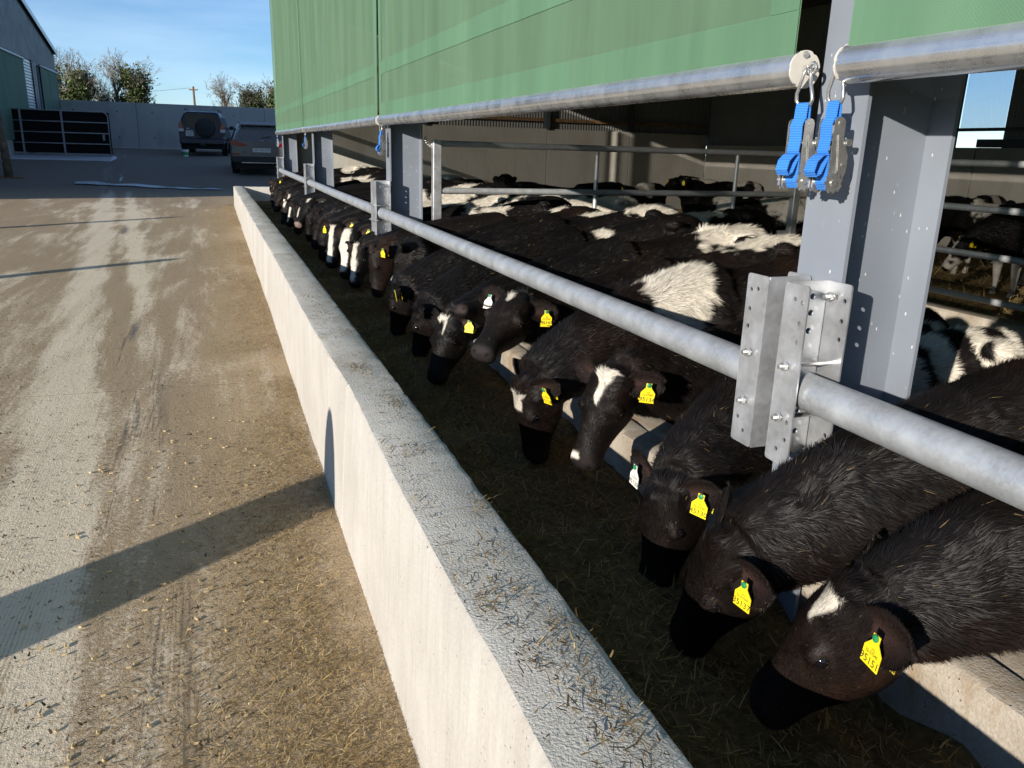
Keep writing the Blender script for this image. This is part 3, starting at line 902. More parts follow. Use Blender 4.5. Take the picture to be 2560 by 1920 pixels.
eb = MB().box((.66, 20.05, -.05), (1.57, 20.3, .695), bevel=.012); part(eb, 'end_wall', M_WALLTOP, trough)
kb = MB()
for i, y in enumerate(np.arange(-3, 20.3, .1)):
    nn = vnoise(np.array([[y*5, 2.2, 1], [y*13, 5.5, 2]])) - .5; nn2 = vnoise(np.array([[(y+.1)*5, 2.2, 1], [(y+.1)*13, 5.5, 2]])) - .5
    rr = []
    for yv, k in ((y, nn), (y+.1, nn2)):
        rr.append([(1.590, yv, 0.0), (1.588, yv, .505 + k[1]*.01), (1.594 + k[1]*.006, yv, .532 + k[0]*.008), (1.612 + k[0]*.008, yv, .542), (1.70, yv, .542 + k[1]*.006), (1.706, yv, .530), (1.712, yv, .536), (1.86, yv, .535 + k[0]*.01), (1.87, yv, 0.0)])
    kb.add(rr[0] + rr[1], [(j, j+1, 9+j+1, 9+j) for j in range(8)])
part(kb, 'stub_wall', M_KERB, trough, 50)
# silage lying in the trough
gx, gy = np.meshgrid(np.linspace(.68, 1.60, 24), np.arange(-2.9, 20.1, .06), indexing='ij')
q = np.stack([gx.ravel(), gy.ravel(), 0*gx.ravel()], 1)
sil_h = lambda q: .215 + .21*fbm(q, 2.1, 4.0, 2) + .08*fbm(q, 9, 8.0, 2) + .05*np.clip(1.05 - q[:,0], 0, .3)
sz = sil_h(q); ni, nj = gx.shape; idx = np.arange(ni*nj).reshape(ni, nj)
SF = np.stack([idx[:-1,:-1], idx[1:,:-1], idx[1:,1:], idx[:-1,1:]], -1).reshape(-1, 4)
silage = link('silage', poly_mesh('silage', np.stack([gx.ravel(), gy.ravel(), sz], 1), SF, M_SILAGE))
tag(silage, 'dark chopped silage lying along the bottom of the trough', 'silage', kind='stuff')
n = 50000
q = np.stack([.70 + .87*rng.random(n), -1.2 + 21*rng.random(n)**1.9, np.zeros(n)], 1); q[:,2] = sil_h(q) + .004
s1 = strands('silage_strands', q, .046, .0028, [(.19,.122,.040), (.13,.085,.030), (.23,.15,.050), (.09,.060,.022), (.28,.19,.07)], .55, 3); s1.parent = silage

# loose straw on top of the trough wall
n = 6500
yy = 0.2 + 20*rng.random(n)**1.7; tt = rng.random(n)
cl = fbm(np.stack([tt*2, yy*1.6, 0*yy], 1), 1.0, 2.0, 3)
keep = rng.random(n) < np.clip((cl - .36)*4.5, .10, 1)
q = np.stack([(.480 + .20*tt)[keep], yy[keep], np.full(keep.sum(), .706)], 1)
stuff_a = strands('straw_scraps', q, .021, .0024, [(.22,.15,.07), (.32,.23,.11), (.10,.07,.035), (.42,.32,.16), (.06,.045,.025)], .35, 5)
tag(stuff_a, 'loose bits of straw and silage scattered on the trough wall top', 'straw', kind='stuff')
n = 520
cxy = np.array([(.60,1.14),(.545,1.30),(.63,1.05),(.52,1.55),(.60,1.75),(.655,2.05),(.56,2.5),(.62,3.0),(.56,3.6),(.63,4.4),(.55,5.5),(.66,1.38)])
k = rng.integers(0, len(cxy), n)
q = np.concatenate([cxy[k] + rng.normal(0, 1, (n,2))*[.024, .05], np.full((n,1), .708) + rng.random((n,1))*.010], 1)
strands('clumps', q, .026, .0028, [(.13,.09,.035), (.22,.16,.07), (.07,.05,.025), (.17,.10,.04)], .38, 6).parent = stuff_a
# straw, silage and pellets dropped along the foot of the wall
n = 95000
yy = .9 + 20*rng.random(n)**2.3; w_ = rng.random(n)
xx = .438 - np.abs(rng.normal(0, 1, n))*.30 - .004
cl = fbm(np.stack([xx*2.2, yy*1.3, 0*yy], 1), 1.0, 12.0, 3)
keep = (rng.random(n) < np.clip((cl - .30)*3.6, .05, 1)) & (xx > -1.6)
q = np.stack([xx[keep], yy[keep], gz(yy[keep]) + .006 + .012*rng.random(keep.sum())*np.exp(-((.44 - xx[keep])/.2)**2)], 1)
stuff_b = strands('spilt_straw', q, .030, .0019, [(.40,.28,.12), (.28,.185,.08), (.48,.36,.18), (.20,.135,.06), (.36,.24,.09), (.13,.09,.04)], .28, 8)
tag(stuff_b, 'spilt straw and silage strewn along the foot of the trough wall', 'straw', kind='stuff')
n = 9000
q = np.stack([-2.6 + 2.9*rng.random(n), 1.4 + 10*rng.random(n)**1.8, np.zeros(n)], 1); q[:,2] = gz(q[:,1]) + .006
strands('scattered_bits', q, .024, .0022, [(.34,.25,.12), (.14,.10,.05), (.08,.06,.035), (.42,.32,.17)], .25, 9).parent = stuff_b
pl = MB()
for i in range(150):
    x = -.75 + 1.0*random.random(); y = 1.5 + 3.6*random.random()**1.3; an = random.random()*6.28; L_ = .005 + .006*random.random()
    d = V3(math.cos(an), math.sin(an), 0)*L_; c_ = V3(x, y, gz(y) + .006)
    pl.tube([c_ - d, c_ + d], .0038, 6)
pe = pl.build('feed_pellets', plain('pellet_tan', (.50, .38, .20), .8, 0, .2, .3, 60)); pe.parent = stuff_b
# dung and mud crumbs that the tyres left on the concrete
n = 14000
q = np.stack([-2.8 + 3.0*rng.random(n), 1.4 + 13*rng.random(n)**1.6, np.zeros(n)], 1)
cl = fbm(q*[2.0, .5, 1], 1.0, 40.0, 3); q = q[rng.random(n) < np.clip((cl - .42)*5, .02, 1)]; q[:,2] = gz(q[:,1]) + .004
strands('mud_crumbs', q, .013, .006, [(.07,.05,.03), (.11,.08,.05), (.05,.04,.025), (.16,.12,.07)], .6, 10).parent = stuff_b
# ---------------------------------------------------------------- the cattle shed
def plate_mesh(outer, holes, t):
    """flat plate in the XY plane with real holes, thickness t along Z (0..t)"""
    cu = bpy.data.curves.new('tmp', 'CURVE'); cu.dimensions = '2D'; cu.fill_mode = 'BOTH'; cu.extrude = t/2
    for pts in [outer] + holes:
        sp = cu.splines.new('POLY'); sp.points.add(len(pts)-1)
        for q, p in zip(sp.points, pts): q.co = (p[0], p[1], 0, 1)
        sp.use_cyclic_u = True
    o = bpy.data.objects.new('tmp', cu); COL.objects.link(o); bpy.context.view_layer.update()
    me = bpy.data.meshes.new_from_object(o.evaluated_get(bpy.context.evaluated_depsgraph_get()))
    v = np.zeros(len(me.vertices)*3); me.vertices.foreach_get('co', v); v = v.reshape(-1, 3); v[:,2] += t/2
    f = [tuple(p.vertices) for p in me.polygons]
    bpy.data.objects.remove(o); bpy.data.curves.remove(cu); bpy.data.meshes.remove(me)
    return v, f
def circ(x, y, r, n=10): return [(x + r*math.cos(a), y + r*math.sin(a)) for a in np.linspace(0, 2*math.pi, n, endpoint=False)]
def rrect(x0, y0, x1, y1, r, n=4):
    out = []
    for cx, cy, a0 in ((x1-r, y1-r, 0), (x0+r, y1-r, 90), (x0+r, y0+r, 180), (x1-r, y0+r, 270)):
        out += [(cx + r*math.cos(R(a0 + 90*i/n)), cy + r*math.sin(R(a0 + 90*i/n))) for i in range(n+1)]
    return out
def place(vf, o, X, Y, Z):
    v, f = vf; o = np.asarray(o, float); X, Y, Z = unit(X), unit(Y), unit(Z)
    return o + np.outer(v[:,0], X) + np.outer(v[:,1], Y) + np.outer(v[:,2], Z), f

XF, YC = 1.56, [1.79, 7.755, 13.88, 20.0]
shed = thing('cattle_shed', 'open sided cattle shed with grey steel columns and green curtains on the right', 'shed', (7.3, 8, 0))
def ibeam_profile(d, b, tf, tw):   # depth along first axis, width along second
    h = b/2; w = tw/2
    return [(0,-h),(0,h),(tf,h),(tf,w),(d-tf,w),(d-tf,h),(d,h),(d,-h),(d-tf,-h),(d-tf,-w),(tf,-w),(tf,-h)]
EAVE, RIDGE, XR, XBK = 4.95, 6.75, 7.3, 13.0
for yc in YC[:3] + [-4.2, -10.2]:
    mb = MB().prism(ibeam_profile(.31, .18, .012, .009), (XF, yc, -.1), (1,0,0), (0,1,0), (0,0,1), EAVE + .1)
    part(mb, 'column', M_COL, shed)
mb = MB().prism(ibeam_profile(.31, .18, .012, .009), (XF, YC[3] - .11, -.1), (1,0,0), (0,1,0), (0,0,1), EAVE + .1); part(mb, 'column', M_COL, shed)
for yc in YC[1:3] + [1.79, -4.2]:
    mb = MB().prism(ibeam_profile(.28, .16, .012, .009), (XBK - .29, yc, -.1), (1,0,0), (0,1,0), (0,0,1), EAVE + .1)
    part(mb, 'rear_column', M_DARKSTEEL, shed)
for yc in YC[:3] + [19.75, -4.2]:
    for x0, x1 in ((XF, XR), (XBK, XR)):
        p0, p1 = V3(x0, yc, EAVE - .15), V3(x1, yc, RIDGE - .15); t = unit(p1 - p0); up_ = unit(np.cross(t, (0, 1, 0)));
        if up_[2] < 0: up_ = -up_
        mb = MB().prism([(a - .15, b) for a, b in ibeam_profile(.30, .16, .012, .008)], p0, up_, (0,1,0), t, np.linalg.norm(p1 - p0)); part(mb, 'rafter', M_DARKSTEEL, shed)
def slab(p, q, r, s, t):
    a = [np.asarray(k, float) for k in (p, q, r, s)]
    return MB().loft([a, [k + V3(0,0,t) for k in a]])
def corrugated(name, o, U, Vv, N, w, h, pitch, amp, mat, parent, seg=6):
    """sheet with a real sine profile: ribs run along Vv"""
    o = np.asarray(o, float); U, Vv, N = unit(U), unit(Vv), unit(N)
    k = int(w/pitch*seg) + 1; uu = np.linspace(0, w, k)
    off = amp*np.cos(uu/pitch*2*math.pi)
    a = o + np.outer(uu, U) + np.outer(off, N); b = a + Vv*h
    V = np.concatenate([a, b]); i = np.arange(k-1); F = np.stack([i, i+1, i+1+k, i+k], 1)
    ob = link(name, poly_mesh(name, V, F, mat)); ob.parent = parent
    if parent.type == 'EMPTY': ob.location = [-q_ for q_ in parent['origin']]
    return ob
Y0, Y1 = -10.4, 20.3
part(slab((XF - .35, Y0, EAVE), (XF - .35, Y1, EAVE), (XR, Y1, RIDGE), (XR, Y0, RIDGE), .06), 'roof', M_ROOF, shed)
part(slab((XR, Y0, RIDGE), (XR, Y1, RIDGE), (XBK + .3, Y1, EAVE), (XBK + .3, Y0, EAVE), .06), 'roof', M_ROOF, shed)
for k in range(1, 6):
    for x0, x1 in ((XF, XR), (XBK, XR)):
        x = x0 + (x1 - x0)*k/6; z = EAVE + (RIDGE - EAVE)*k/6 - .1
        part(MB().box((x - .03, Y0 + .1, z - .08), (x + .03, 20.05, z)), 'purlin', M_TIMBER, shed)
# far gable: cast panels below, corrugated sheeting above
GY = 20.06
ge = [1.60, 4.9, 8.2, 10.6, 13.0]
for a, b in zip(ge[:-1], ge[1:]):
    part(MB().box((a + .006, GY, -.05), (b - .006, GY + .2, 2.24), bevel=.008), 'gable_panel', M_SHEDCON, shed)
corrugated('gable_sheet', (1.5, GY + .12, 2.20), (1,0,0), (0,0,1), (0,-1,0), 11.8, 4.5, .076, .012, M_CLADIN, shed)
for z in (2.42, 3.4, 4.4): part(MB().box((1.75, GY + .02, z), (13, GY + .09, z + .08)), 'sheeting_rail', M_TIMBER, shed)
for x in (4.85, 8.1, 10.5):
    part(MB().box((x, GY - .12, 2.25), (x + .12, GY, 6.0)), 'gable_post', M_DARKSTEEL, shed)
# back wall with a clear sheet and a gap over the concrete
for a, b in ((-10.3, -4.2), (-4.2, 1.8), (1.8, 7.75), (7.75, 11.33)):
    part(MB().box((XBK, a + .006, -.05), (XBK + .2, b - .006, 1.97), bevel=.008), 'rear_panel', M_SHEDCON, shed)
part(MB().box((XBK, 11.345, -.05), (XBK + .2, 20.05, 1.968), bevel=.008), 'rear_panel', M_SHEDCON, shed)
part(MB().box((XBK, 10.3, 1.975), (XBK + .1, 11.345, 2.115)), 'sill_board', M_DARKSTEEL, shed)
corrugated('rear_sheet', (XBK + .12, -10.3, 1.95), (0,1,0), (0,0,1), (-1,0,0), 21.22, 3.2, .076, .012, M_CLADIN, shed)
corrugated('rear_sheet', (XBK + .12, 11.87, 1.95), (0,1,0), (0,0,1), (-1,0,0), 8.55, 3.2, .076, .012, M_CLADIN, shed)
corrugated('rear_sheet', (XBK + .12, 10.92, 3.28), (0,1,0), (0,0,1), (-1,0,0), .95, 1.9, .076, .012, M_CLADIN, shed)
def clear_sheet():
    m = NT('clear_sheet'); tr = m.node('ShaderNodeBsdfTranslucent'); tr.inputs['Color'].default_value = (.92, .95, .97, 1)
    tp = m.node('ShaderNodeBsdfTransparent'); tp.inputs['Color'].default_value = (.8, .88, .95, 1)
    mx_ = m.node('ShaderNodeMixShader'); mx_.inputs[0].default_value = .42
    m.l.new(tr.outputs[0], mx_.inputs[1]); m.l.new(tp.outputs[0], mx_.inputs[2]); m.l.new(mx_.outputs[0], m.out.inputs['Surface']); return m.mat
corrugated('clear_sheet', (XBK + .12, 10.92, 2.31), (0,1,0), (0,0,1), (-1,0,0), .95, .97, .076, .012, clear_sheet(), shed)
part(MB().box((XBK - .02, 10.3, 2.255), (XBK + .09, 12.4, 2.31)), 'sheeting_rail', M_DARKSTEEL, shed)
part(MB().box((XF, Y0 - .15, -.05), (XBK + .2, Y0, 6.5)), 'near_gable', M_SHEDCON, shed)
# floor inside
fl = MB().box((1.86, Y0, -.15), (XBK, GY, FLOOR)); fo = fl.build('shed_floor', M_BED); tag(fo, kind='structure')
bed = MB().box((6.9, -6, FLOOR - .05), (XBK - .02, GY - .01, FLOOR + .06)); bo_ = bed.build('straw_bedding', M_STRAWBED); tag(bo_, 'trodden golden straw bedding in the pens behind the rails', 'straw', kind='stuff')
n = 16000
q = np.stack([6.95 + 5.9*rng.random(n), 2 + 15*rng.random(n), FLOOR + .065 + .06*rng.random(n)], 1)
strands('bedding_strands', q, .20, .006, [(.42,.30,.12), (.30,.21,.08), (.20,.14,.06), (.5,.38,.17)], .5, 12).parent = bo_

# ---------------------------------------------------------------- wind curtains with bottom tubes
def curtain(y0, y1, label, cap=True, xo=0.0, near=False):
    t = thing('wind_curtain', label, 'curtain', (1.5, (y0+y1)/2, 1.9), 'green mesh curtains along the shed front')
    xc = 1.49 + xo; zc = 1.925
    ny, nz_ = int((y1-y0)/.06), 34
    yy, zz = np.meshgrid(np.linspace(y0 + .012, y1 - .012, ny), np.linspace(zc + .03, EAVE - .1, nz_), indexing='ij')
    sd = y0*1.3
    def wav(y, z):
        q = np.stack([y*3.2, z*.35, y*0 + sd], 1); q2 = np.stack([y*11, z*.25, y*0 + sd], 1)
        fall = np.clip((z - zc)/1.2, 0.15, 1)
        return (vnoise(q) - .5)*.030*fall + (vnoise(q2) - .5)*.013*fall
    X_ = xc - .022 + wav(yy.ravel(), zz.ravel())
    i_ = np.arange(yy.size).reshape(yy.shape)
    F = np.stack([i_[:-1,:-1], i_[1:,:-1], i_[1:,1:], i_[:-1,1:]], -1).reshape(-1, 4)
    fo_ = link('fabric', poly_mesh('fabric', np.stack([X_, yy.ravel(), zz.ravel()], 1), F, M_CURT)); fo_.parent = t; fo_.location = [-q for q in t['origin']]
    def band(name, ya, yb, za, zb):
        n1, n2 = max(3, int((yb-ya)/.06)), max(3, int((zb-za)/.05))
        a, b = np.meshgrid(np.linspace(ya, yb, n1), np.linspace(za, zb, n2), indexing='ij')
        x = xc - .026 + wav(a.ravel(), b.ravel()); i2 = np.arange(a.size).reshape(a.shape)
        F2 = np.stack([i2[:-1,:-1], i2[1:,:-1], i2[1:,1:], i2[:-1,1:]], -1).reshape(-1, 4)
        o = link(name, poly_mesh(name, np.stack([x, a.ravel(), b.ravel()], 1), F2, M_HEM)); o.parent = t; o.location = [-q for q in t['origin']]
    band('hem', y0 + .013, y1 - .013, zc + .031, zc + .145)
    band('side_hem', y1 - .135, y1 - .014, zc + .146, EAVE - .11)
    band('side_hem', y0 + .014, y0 + .135, zc + .146, EAVE - .11)
    band('seam_band', y0 + .136, y1 - .136, 2.31, 2.42)
    # extruded tube with keyed grooves
    rp_ = []
    for a in np.linspace(0, 2*math.pi, 48, endpoint=False):
        g = sum(math.exp(-((math.degrees(a) - c + 180) % 360 - 180)**2/18.0) for c in (60, 140, 175, 215, 300, 20))
        rp_.append(((.046 - .0022*g)*math.cos(a), (.046 - .0022*g)*math.sin(a)))
    tb = MB(); rings = []
    for y in np.linspace(y0, y1, 28):
        sag = -.006*math.sin(math.pi*(y-y0)/(y1-y0)); rings.append([(xc + a, y, zc + b + sag) for a, b in rp_])
    tb.loft(rings); part(tb, 'bottom_tube', M_ALU, t, 50)
    ends = [(y0, -1), (y1, 1)]
    for ye, sg in ends:
        cb = MB(); cb.prism([(r_*math.cos(a), r_*math.sin(a)) for a, r_ in ((a, .0475 - .003*((k % 6) == 0)) for k, a in enumerate(np.linspace(0, 2*math.pi, 36, endpoint=False)))], (xc, ye, zc), (1,0,0), (0,0,1), (0,sg,0), .006)
        cp = part(cb, 'end_cap', M_CAP, t, 30)
        s2 = MB(); s2.tube([(xc - .004, ye + sg*.006, zc + .036), (xc - .004, ye + sg*.009, zc + .036)], .009, 12); s2.tube([(xc - .004, ye + sg*.006, zc + .036), (xc - .004, ye + sg*.014, zc + .036)], .0045, 8)
        so = s2.build('screw', M_BOLT, None, 40); so.parent = cp
        ey = MB(); ey.tube([(xc, ye + sg*.006, zc), (xc, ye + sg*.022, zc)], .011, 12)
        ey.tube([(xc - .0*math.cos(a), ye + sg*(.036 + .0135*math.cos(a)), zc + .0135*math.sin(a)) for a in np.linspace(0, 2*math.pi, 15)], .0052, 8)
        part(ey, 'eye_bolt', M_CHROME, t, 50)
    return t
curtain(1.872, 7.66, 'largest green mesh curtain between the nearest column and the second column')
curtain(7.735, 14.255, 'green mesh curtain between the second and third columns from the camera')
curtain(14.295, 20.38, 'farthest green mesh curtain at the far corner of the shed')
curtain(-4.12, 1.70, 'green mesh curtain at top right, on the right of the nearest column')
curtain(-10.2, -4.2, 'green mesh curtain beyond the right edge of the picture')

# ---------------------------------------------------------------- rail brackets and neck rails
XP, ZP = 1.478, 1.092
def channel(mb, y_web, sg, z0, z1):
    """C channel: front flange, web, back flange with punched holes; flanges point along sg*Y"""
    w, t, xf, xb = .094, .005, 1.412, 1.553
    H_ = z1 - z0
    hol = [circ(w - .020, H_ - .045 - .0, .0068), circ(w - .050, H_ - .040, .0068)] + [circ(w - .022, z, .0068) for z in (.075, .125, H_ - .10, H_ - .150)] + [circ(w - .052, .040, .0068)]
    fr = plate_mesh(rrect(0, 0, w, H_, .010), hol, t)
    mb.add(*place(fr, (xf, y_web, z0), (0,sg,0), (0,0,1), (1,0,0)))
    mb.add(*place(fr, (xb - t, y_web, z0), (0,sg,0), (0,0,1), (1,0,0)))
    wh = [circ(.085, z, .009) for z in (.07, .13, .36, .41, .455) if z < H_ - .02]
    we = plate_mesh([(0,0), (xb - xf - 2*t, 0), (xb - xf - 2*t, H_), (0, H_)], wh, t)
    mb.add(*place(we, (xf + t, y_web + (0 if sg > 0 else -t), z0), (1,0,0), (0,0,1), (0,1,0)))
def bolt(mb, p, d, L_, r=.0065):
    p, d = np.asarray(p, float), unit(d)
    mb.tube([p, p + d*L_], r, 8)
    for o, k in ((0, .010), (L_ - .010, .010)):
        a = p + d*o; mb.tube([a, a + d*k], r*1.95, 6)
    mb.tube([p - d*.012, p], r, 8)
names = ['beside the calf nearest the camera', 'on the second column, beyond the staring calf', 'on the third column', 'on the farthest corner column']
def bracket(yc, label):
    t = thing('rail_bracket', label, 'bracket', (1.48, yc, .88), 'galvanised brackets carrying the feed rail')
    for sg in (1, -1):
        mb = MB(); channel(mb, yc - .015 + sg*.035, sg, .887, 1.385); ch = part(mb, 'channel', M_GALV, t)
        for z in (ZP + .072, ZP - .072):
            b_ = MB(); bolt(b_, (1.396, yc - .015 + sg*(.035 + .046), z), (1,0,0), .165)
            bo2 = b_.build('through_bolt', M_BOLT, None, 40); bo2.parent = ch
        for z in (.905, 1.345):
            b_ = MB(); bolt(b_, (1.53, yc - .015 + sg*(.035 + .03), z), (1,0,0), .045)
            bo2 = b_.build('fixing_bolt', M_BOLT, None, 40); bo2.parent = ch
for yc, nm in zip(YC, names): bracket(yc if yc < 19 else 19.9, 'galvanised rail bracket of two punched channels ' + nm)
bracket(-4.2, 'galvanised rail bracket of two punched channels beyond the right edge of the picture')
rl = [(-4.14, 1.735, 'near galvanised feed rail pipe running out at the right edge'), (1.83, 7.68, 'long galvanised feed rail pipe between the nearest two columns'),
      (7.79, 13.80, 'galvanised feed rail pipe between the second and third columns'), (13.92, 19.84, 'far galvanised feed rail pipe ending at the corner column')]
for a, b, lab in rl:
    mb = MB(); mb.tube([(XP, y, ZP - .004*math.sin(math.pi*(y-a)/(b-a))) for y in np.linspace(a, b, 12)], .0505, 28)
    o = mb.build('feed_rail', M_GALVPIPE, None, 40); tag(o, lab, 'pipe', 'galvanised feed rails')

# ---------------------------------------------------------------- ratchet straps
def strap_strip(mb, pts, w, t=.0022, Yv=(0,1,0)):
    pts = [np.asarray(p, float) for p in pts]; Yv = unit(Yv); rings = []
    for i, p in enumerate(pts):
        tg_ = unit(pts[min(i+1, len(pts)-1)] - pts[max(i-1, 0)]); n_ = unit(np.cross(Yv, tg_))
        rings.append([p - Yv*w/2 - n_*t/2, p + Yv*w/2 - n_*t/2, p + Yv*w/2 + n_*t/2, p - Yv*w/2 + n_*t/2])
    mb.loft(rings)
def ratchet(label, loc, rz=0.0, s=1.0):
    """hangs from loc: hook, strap loop, ratchet frame with spool; faces -X"""
    t = bpy.data.objects.new('ratchet_strap', None); COL.objects.link(t); t.empty_display_size = .05
    t.location = loc; t.rotation_euler = (0, 0, rz); t.scale = (s, s, s)
    tag(t, label, 'strap', 'blue ratchet straps hanging from the curtain tubes')
    def P_(mb, name, mat, sm=False, par=None):
        o = mb.build(name, mat, None, sm); o.parent = par or t; return o
    hk = MB()
    hk.tube([(.0, .0, .016), (-.010, .0, .012), (-.012, .003, 0), (-.010, .012, -.020), (-.008, .024, -.045), (-.004, .027, -.062), (0, .022, -.072), (0, 0, -.074)], .0048, 8)
    hk.tube([(.0, .0, .016), (.008, .0, .010), (.008, -.003, -.004), (.004, -.010, -.022), (.0, -.022, -.045), (0, -.026, -.062), (0, -.022, -.072), (0, 0, -.074)], .0048, 8)
    P_(hk, 'hook', M_CHROME, True)
    w = MB()
    strap_strip(w, [(.004, 0, -.112), (.003, 0, -.085), (.0, 0, -.068), (-.006, 0, -.070), (-.008, 0, -.090), (-.009, 0, -.118)], .044)
    P_(w, 'strap_loop', M_STRAP)
    w = MB()
    strap_strip(w, [(.010, 0, -.118), (.0, 0, -.108), (-.012, 0, -.110), (-.018, 0, -.125), (-.016, 0, -.160), (-.020, 0, -.190), (-.014, 0, -.205), (-.012, 0, -.240), (-.014, 0, -.268), (-.004, 0, -.285)], .044)
    strap_strip(w, [(-.013, 0, -.196), (-.030, 0, -.200), (-.046, 0, -.215), (-.052, 0, -.240), (-.044, 0, -.252), (-.032, 0, -.245), (-.022, 0, -.222), (-.014, 0, -.204)], .043)
    P_(w, 'webbing', M_STRAP)
    fr = MB()
    for sg in (-1, 1):
        pr = rrect(-.017, -.293, .014, -.108, .014)
        v, f = plate_mesh(pr, [circ(-.002, -.122, .004)], .0022)
        fr.add(*place((v, f), (0, sg*.029 - (0 if sg > 0 else .0022), 0), (1,0,0), (0,0,1), (0,1,0)))
        hp = [(-.004, -.150), (.016, -.168), (.030, -.200), (.030, -.238), (.020, -.262), (.004, -.276), (-.010, -.262), (.006, -.235)]
        v, f = plate_mesh(hp, [], .002); fr.add(*place((v, f), (0, sg*.0335 - .001, 0), (1,0,0), (0,0,1), (0,1,0)))
    P_(fr, 'ratchet_frame', M_CHROME)
    sp = MB(); sp.tube([(-.004, -.042, -.266), (-.004, .042, -.266)], .009, 12); sp.tube([(-.002, -.033, -.122), (-.002, .033, -.122)], .0048, 8)
    sp.tube([(.026, -.040, -.168), (.026, .040, -.168)], .009, 10); sp.tube([(.018, -.036, -.222), (.018, .036, -.222)], .005, 8)
    for sg in (-1, 1):
        cg = []
        for k in range(22):
            a = k/22*2*math.pi; r_ = .027 if k % 2 else .0215; cg.append((r_*math.cos(a), r_*math.sin(a)))
        sp.prism(cg, (-.004, sg*.0355, -.266), (1,0,0), (0,0,1), (0,sg,0), .003)
    P_(sp, 'spool', M_CHROME, 35)
    return t
ratchet('blue ratchet strap with steel frame, left of the pair on the nearest column', (1.475, 1.833, 1.908), R(4), 1.0)
ratchet('blue ratchet strap with steel frame, right of the pair on the nearest column', (1.472, 1.712, 1.908), R(-4), 1.0)
ratchet('blue ratchet strap hanging at the second column', (1.490, 7.70, 1.905), R(6))
ratchet('blue ratchet strap hanging at the third column', (1.490, 14.27, 1.905), R(3))
ratchet('pale blue ratchet strap hanging at the farthest corner column', (1.490, 20.42, 1.900), R(-3))

# ---------------------------------------------------------------- pen gates inside
def pipe_gate(name, label, axis, at_, a0, a1, rails, posts, foot, r=.030):
    """tubular pen gate along axis 'x' or 'y' at the other coordinate at_"""
    pt = (lambda s_, z: (s_, at_, z)) if axis == 'x' else (lambda s_, z: (at_, s_, z))
    t = thing(name, label, 'gate', pt((a0+a1)/2, FLOOR), 'galvanised pen gates inside the shed')
    for z in rails:
        mb = MB().tube([pt(s_, z) for s_ in np.linspace(a0, a1, 5)], r, 14); part(mb, 'rail', M_GATE, t, 40)
    for s_, z0, z1, rr in posts:
        mb = MB()
        if rr > .05:
            c = pt(s_, 0); mb.box((c[0] - .04, c[1] - .04, z0), (c[0] + .04, c[1] + .04, z1), bevel=.005)
        else: mb.tube([pt(s_, z0), pt(s_, z1)], rr, 12)
        part(mb, 'post' if rr > .05 else 'upright', M_GALV if rr > .05 else M_GATE, t, 40)
    return t
pg = pipe_gate('pen_gate', 'galvanised pen gate across the shed from the second column', 'x', 7.6, 2.03, 6.1, (1.735, 1.305, .88, .46), [(1.99, FLOOR, 1.765, .06), (6.14, FLOOR, 1.76, .06), (3.66, FLOOR + .1, 1.70, .021), (5.33, FLOOR + .1, 1.71, .021)], FLOOR)
ch = MB()
for k in range(9):
    a = k/8; c_ = V3(1.885 + .10*a, 7.62, 1.78 - .06*math.sin(math.pi*a) - .02*a); rr = .016
    ax = (V3(1,0,-.3), V3(0,1,0)) if k % 2 else (V3(1,0,-.3), V3(0,0,1))
    ch.tube([c_ + rr*(unit(ax[0])*math.cos(b) + .6*ax[1]*math.sin(b)) for b in np.linspace(0, 2*math.pi, 11)], .0045, 6)
part(ch, 'chain', M_BOLT, pg, True)
pipe_gate('pen_barrier', 'galvanised four rail pen barrier seen to the right of the nearest column', 'y', 6.85, -3.5, 7.5, (1.70, 1.285, .855, .445), [(-3.5, FLOOR, 1.75, .06), (1.6, FLOOR, 1.75, .06)], FLOOR, .032)
lk = MB().box((6.72, -4, FLOOR), (6.98, 7.45, .30), bevel=.02); o = lk.build('pen_kerb', M_KERB); tag(o, 'low concrete kerb under the pen barrier at the right', 'kerb')
# ---------------------------------------------------------------- far yard: wall, buildings, gate
yw = thing('yard_wall', 'tall grey concrete wall closing the far end of the yard', 'wall', (0, 45, 1.2))
for a, b in ((-6.75, -3.306), (-3.294, 2.694), (2.706, 8.7), (8.71, 14.7), (14.71, 22)):
    mb = MB().box((a, 45, 1.0), (b, 45.25, 3.38), bevel=.012); wp = part(mb, 'wall_panel', M_GREYCON, yw)
    hm = MB()
    for x in np.arange(a + .7, b - .3, 1.9):
        for z in (2.95, 1.75): hm.tube([(x, 44.998, z), (x, 44.985, z)], .035, 10)
    ho = hm.build('tie_plug', M_DARKSTEEL); ho.parent = wp
part(MB().box((-6.6, 44.75, 1.20), (22, 44.99, 1.275), bevel=.01), 'footing', M_WALLTOP, yw)

fs = thing('left_shed', 'dark clad gabled farm building with green curtains at the left edge', 'building', (-6.6, 33, .8))
BX, B0, B1, BE, BR = -6.6, 21.5, 45.0, 5.39, 7.70
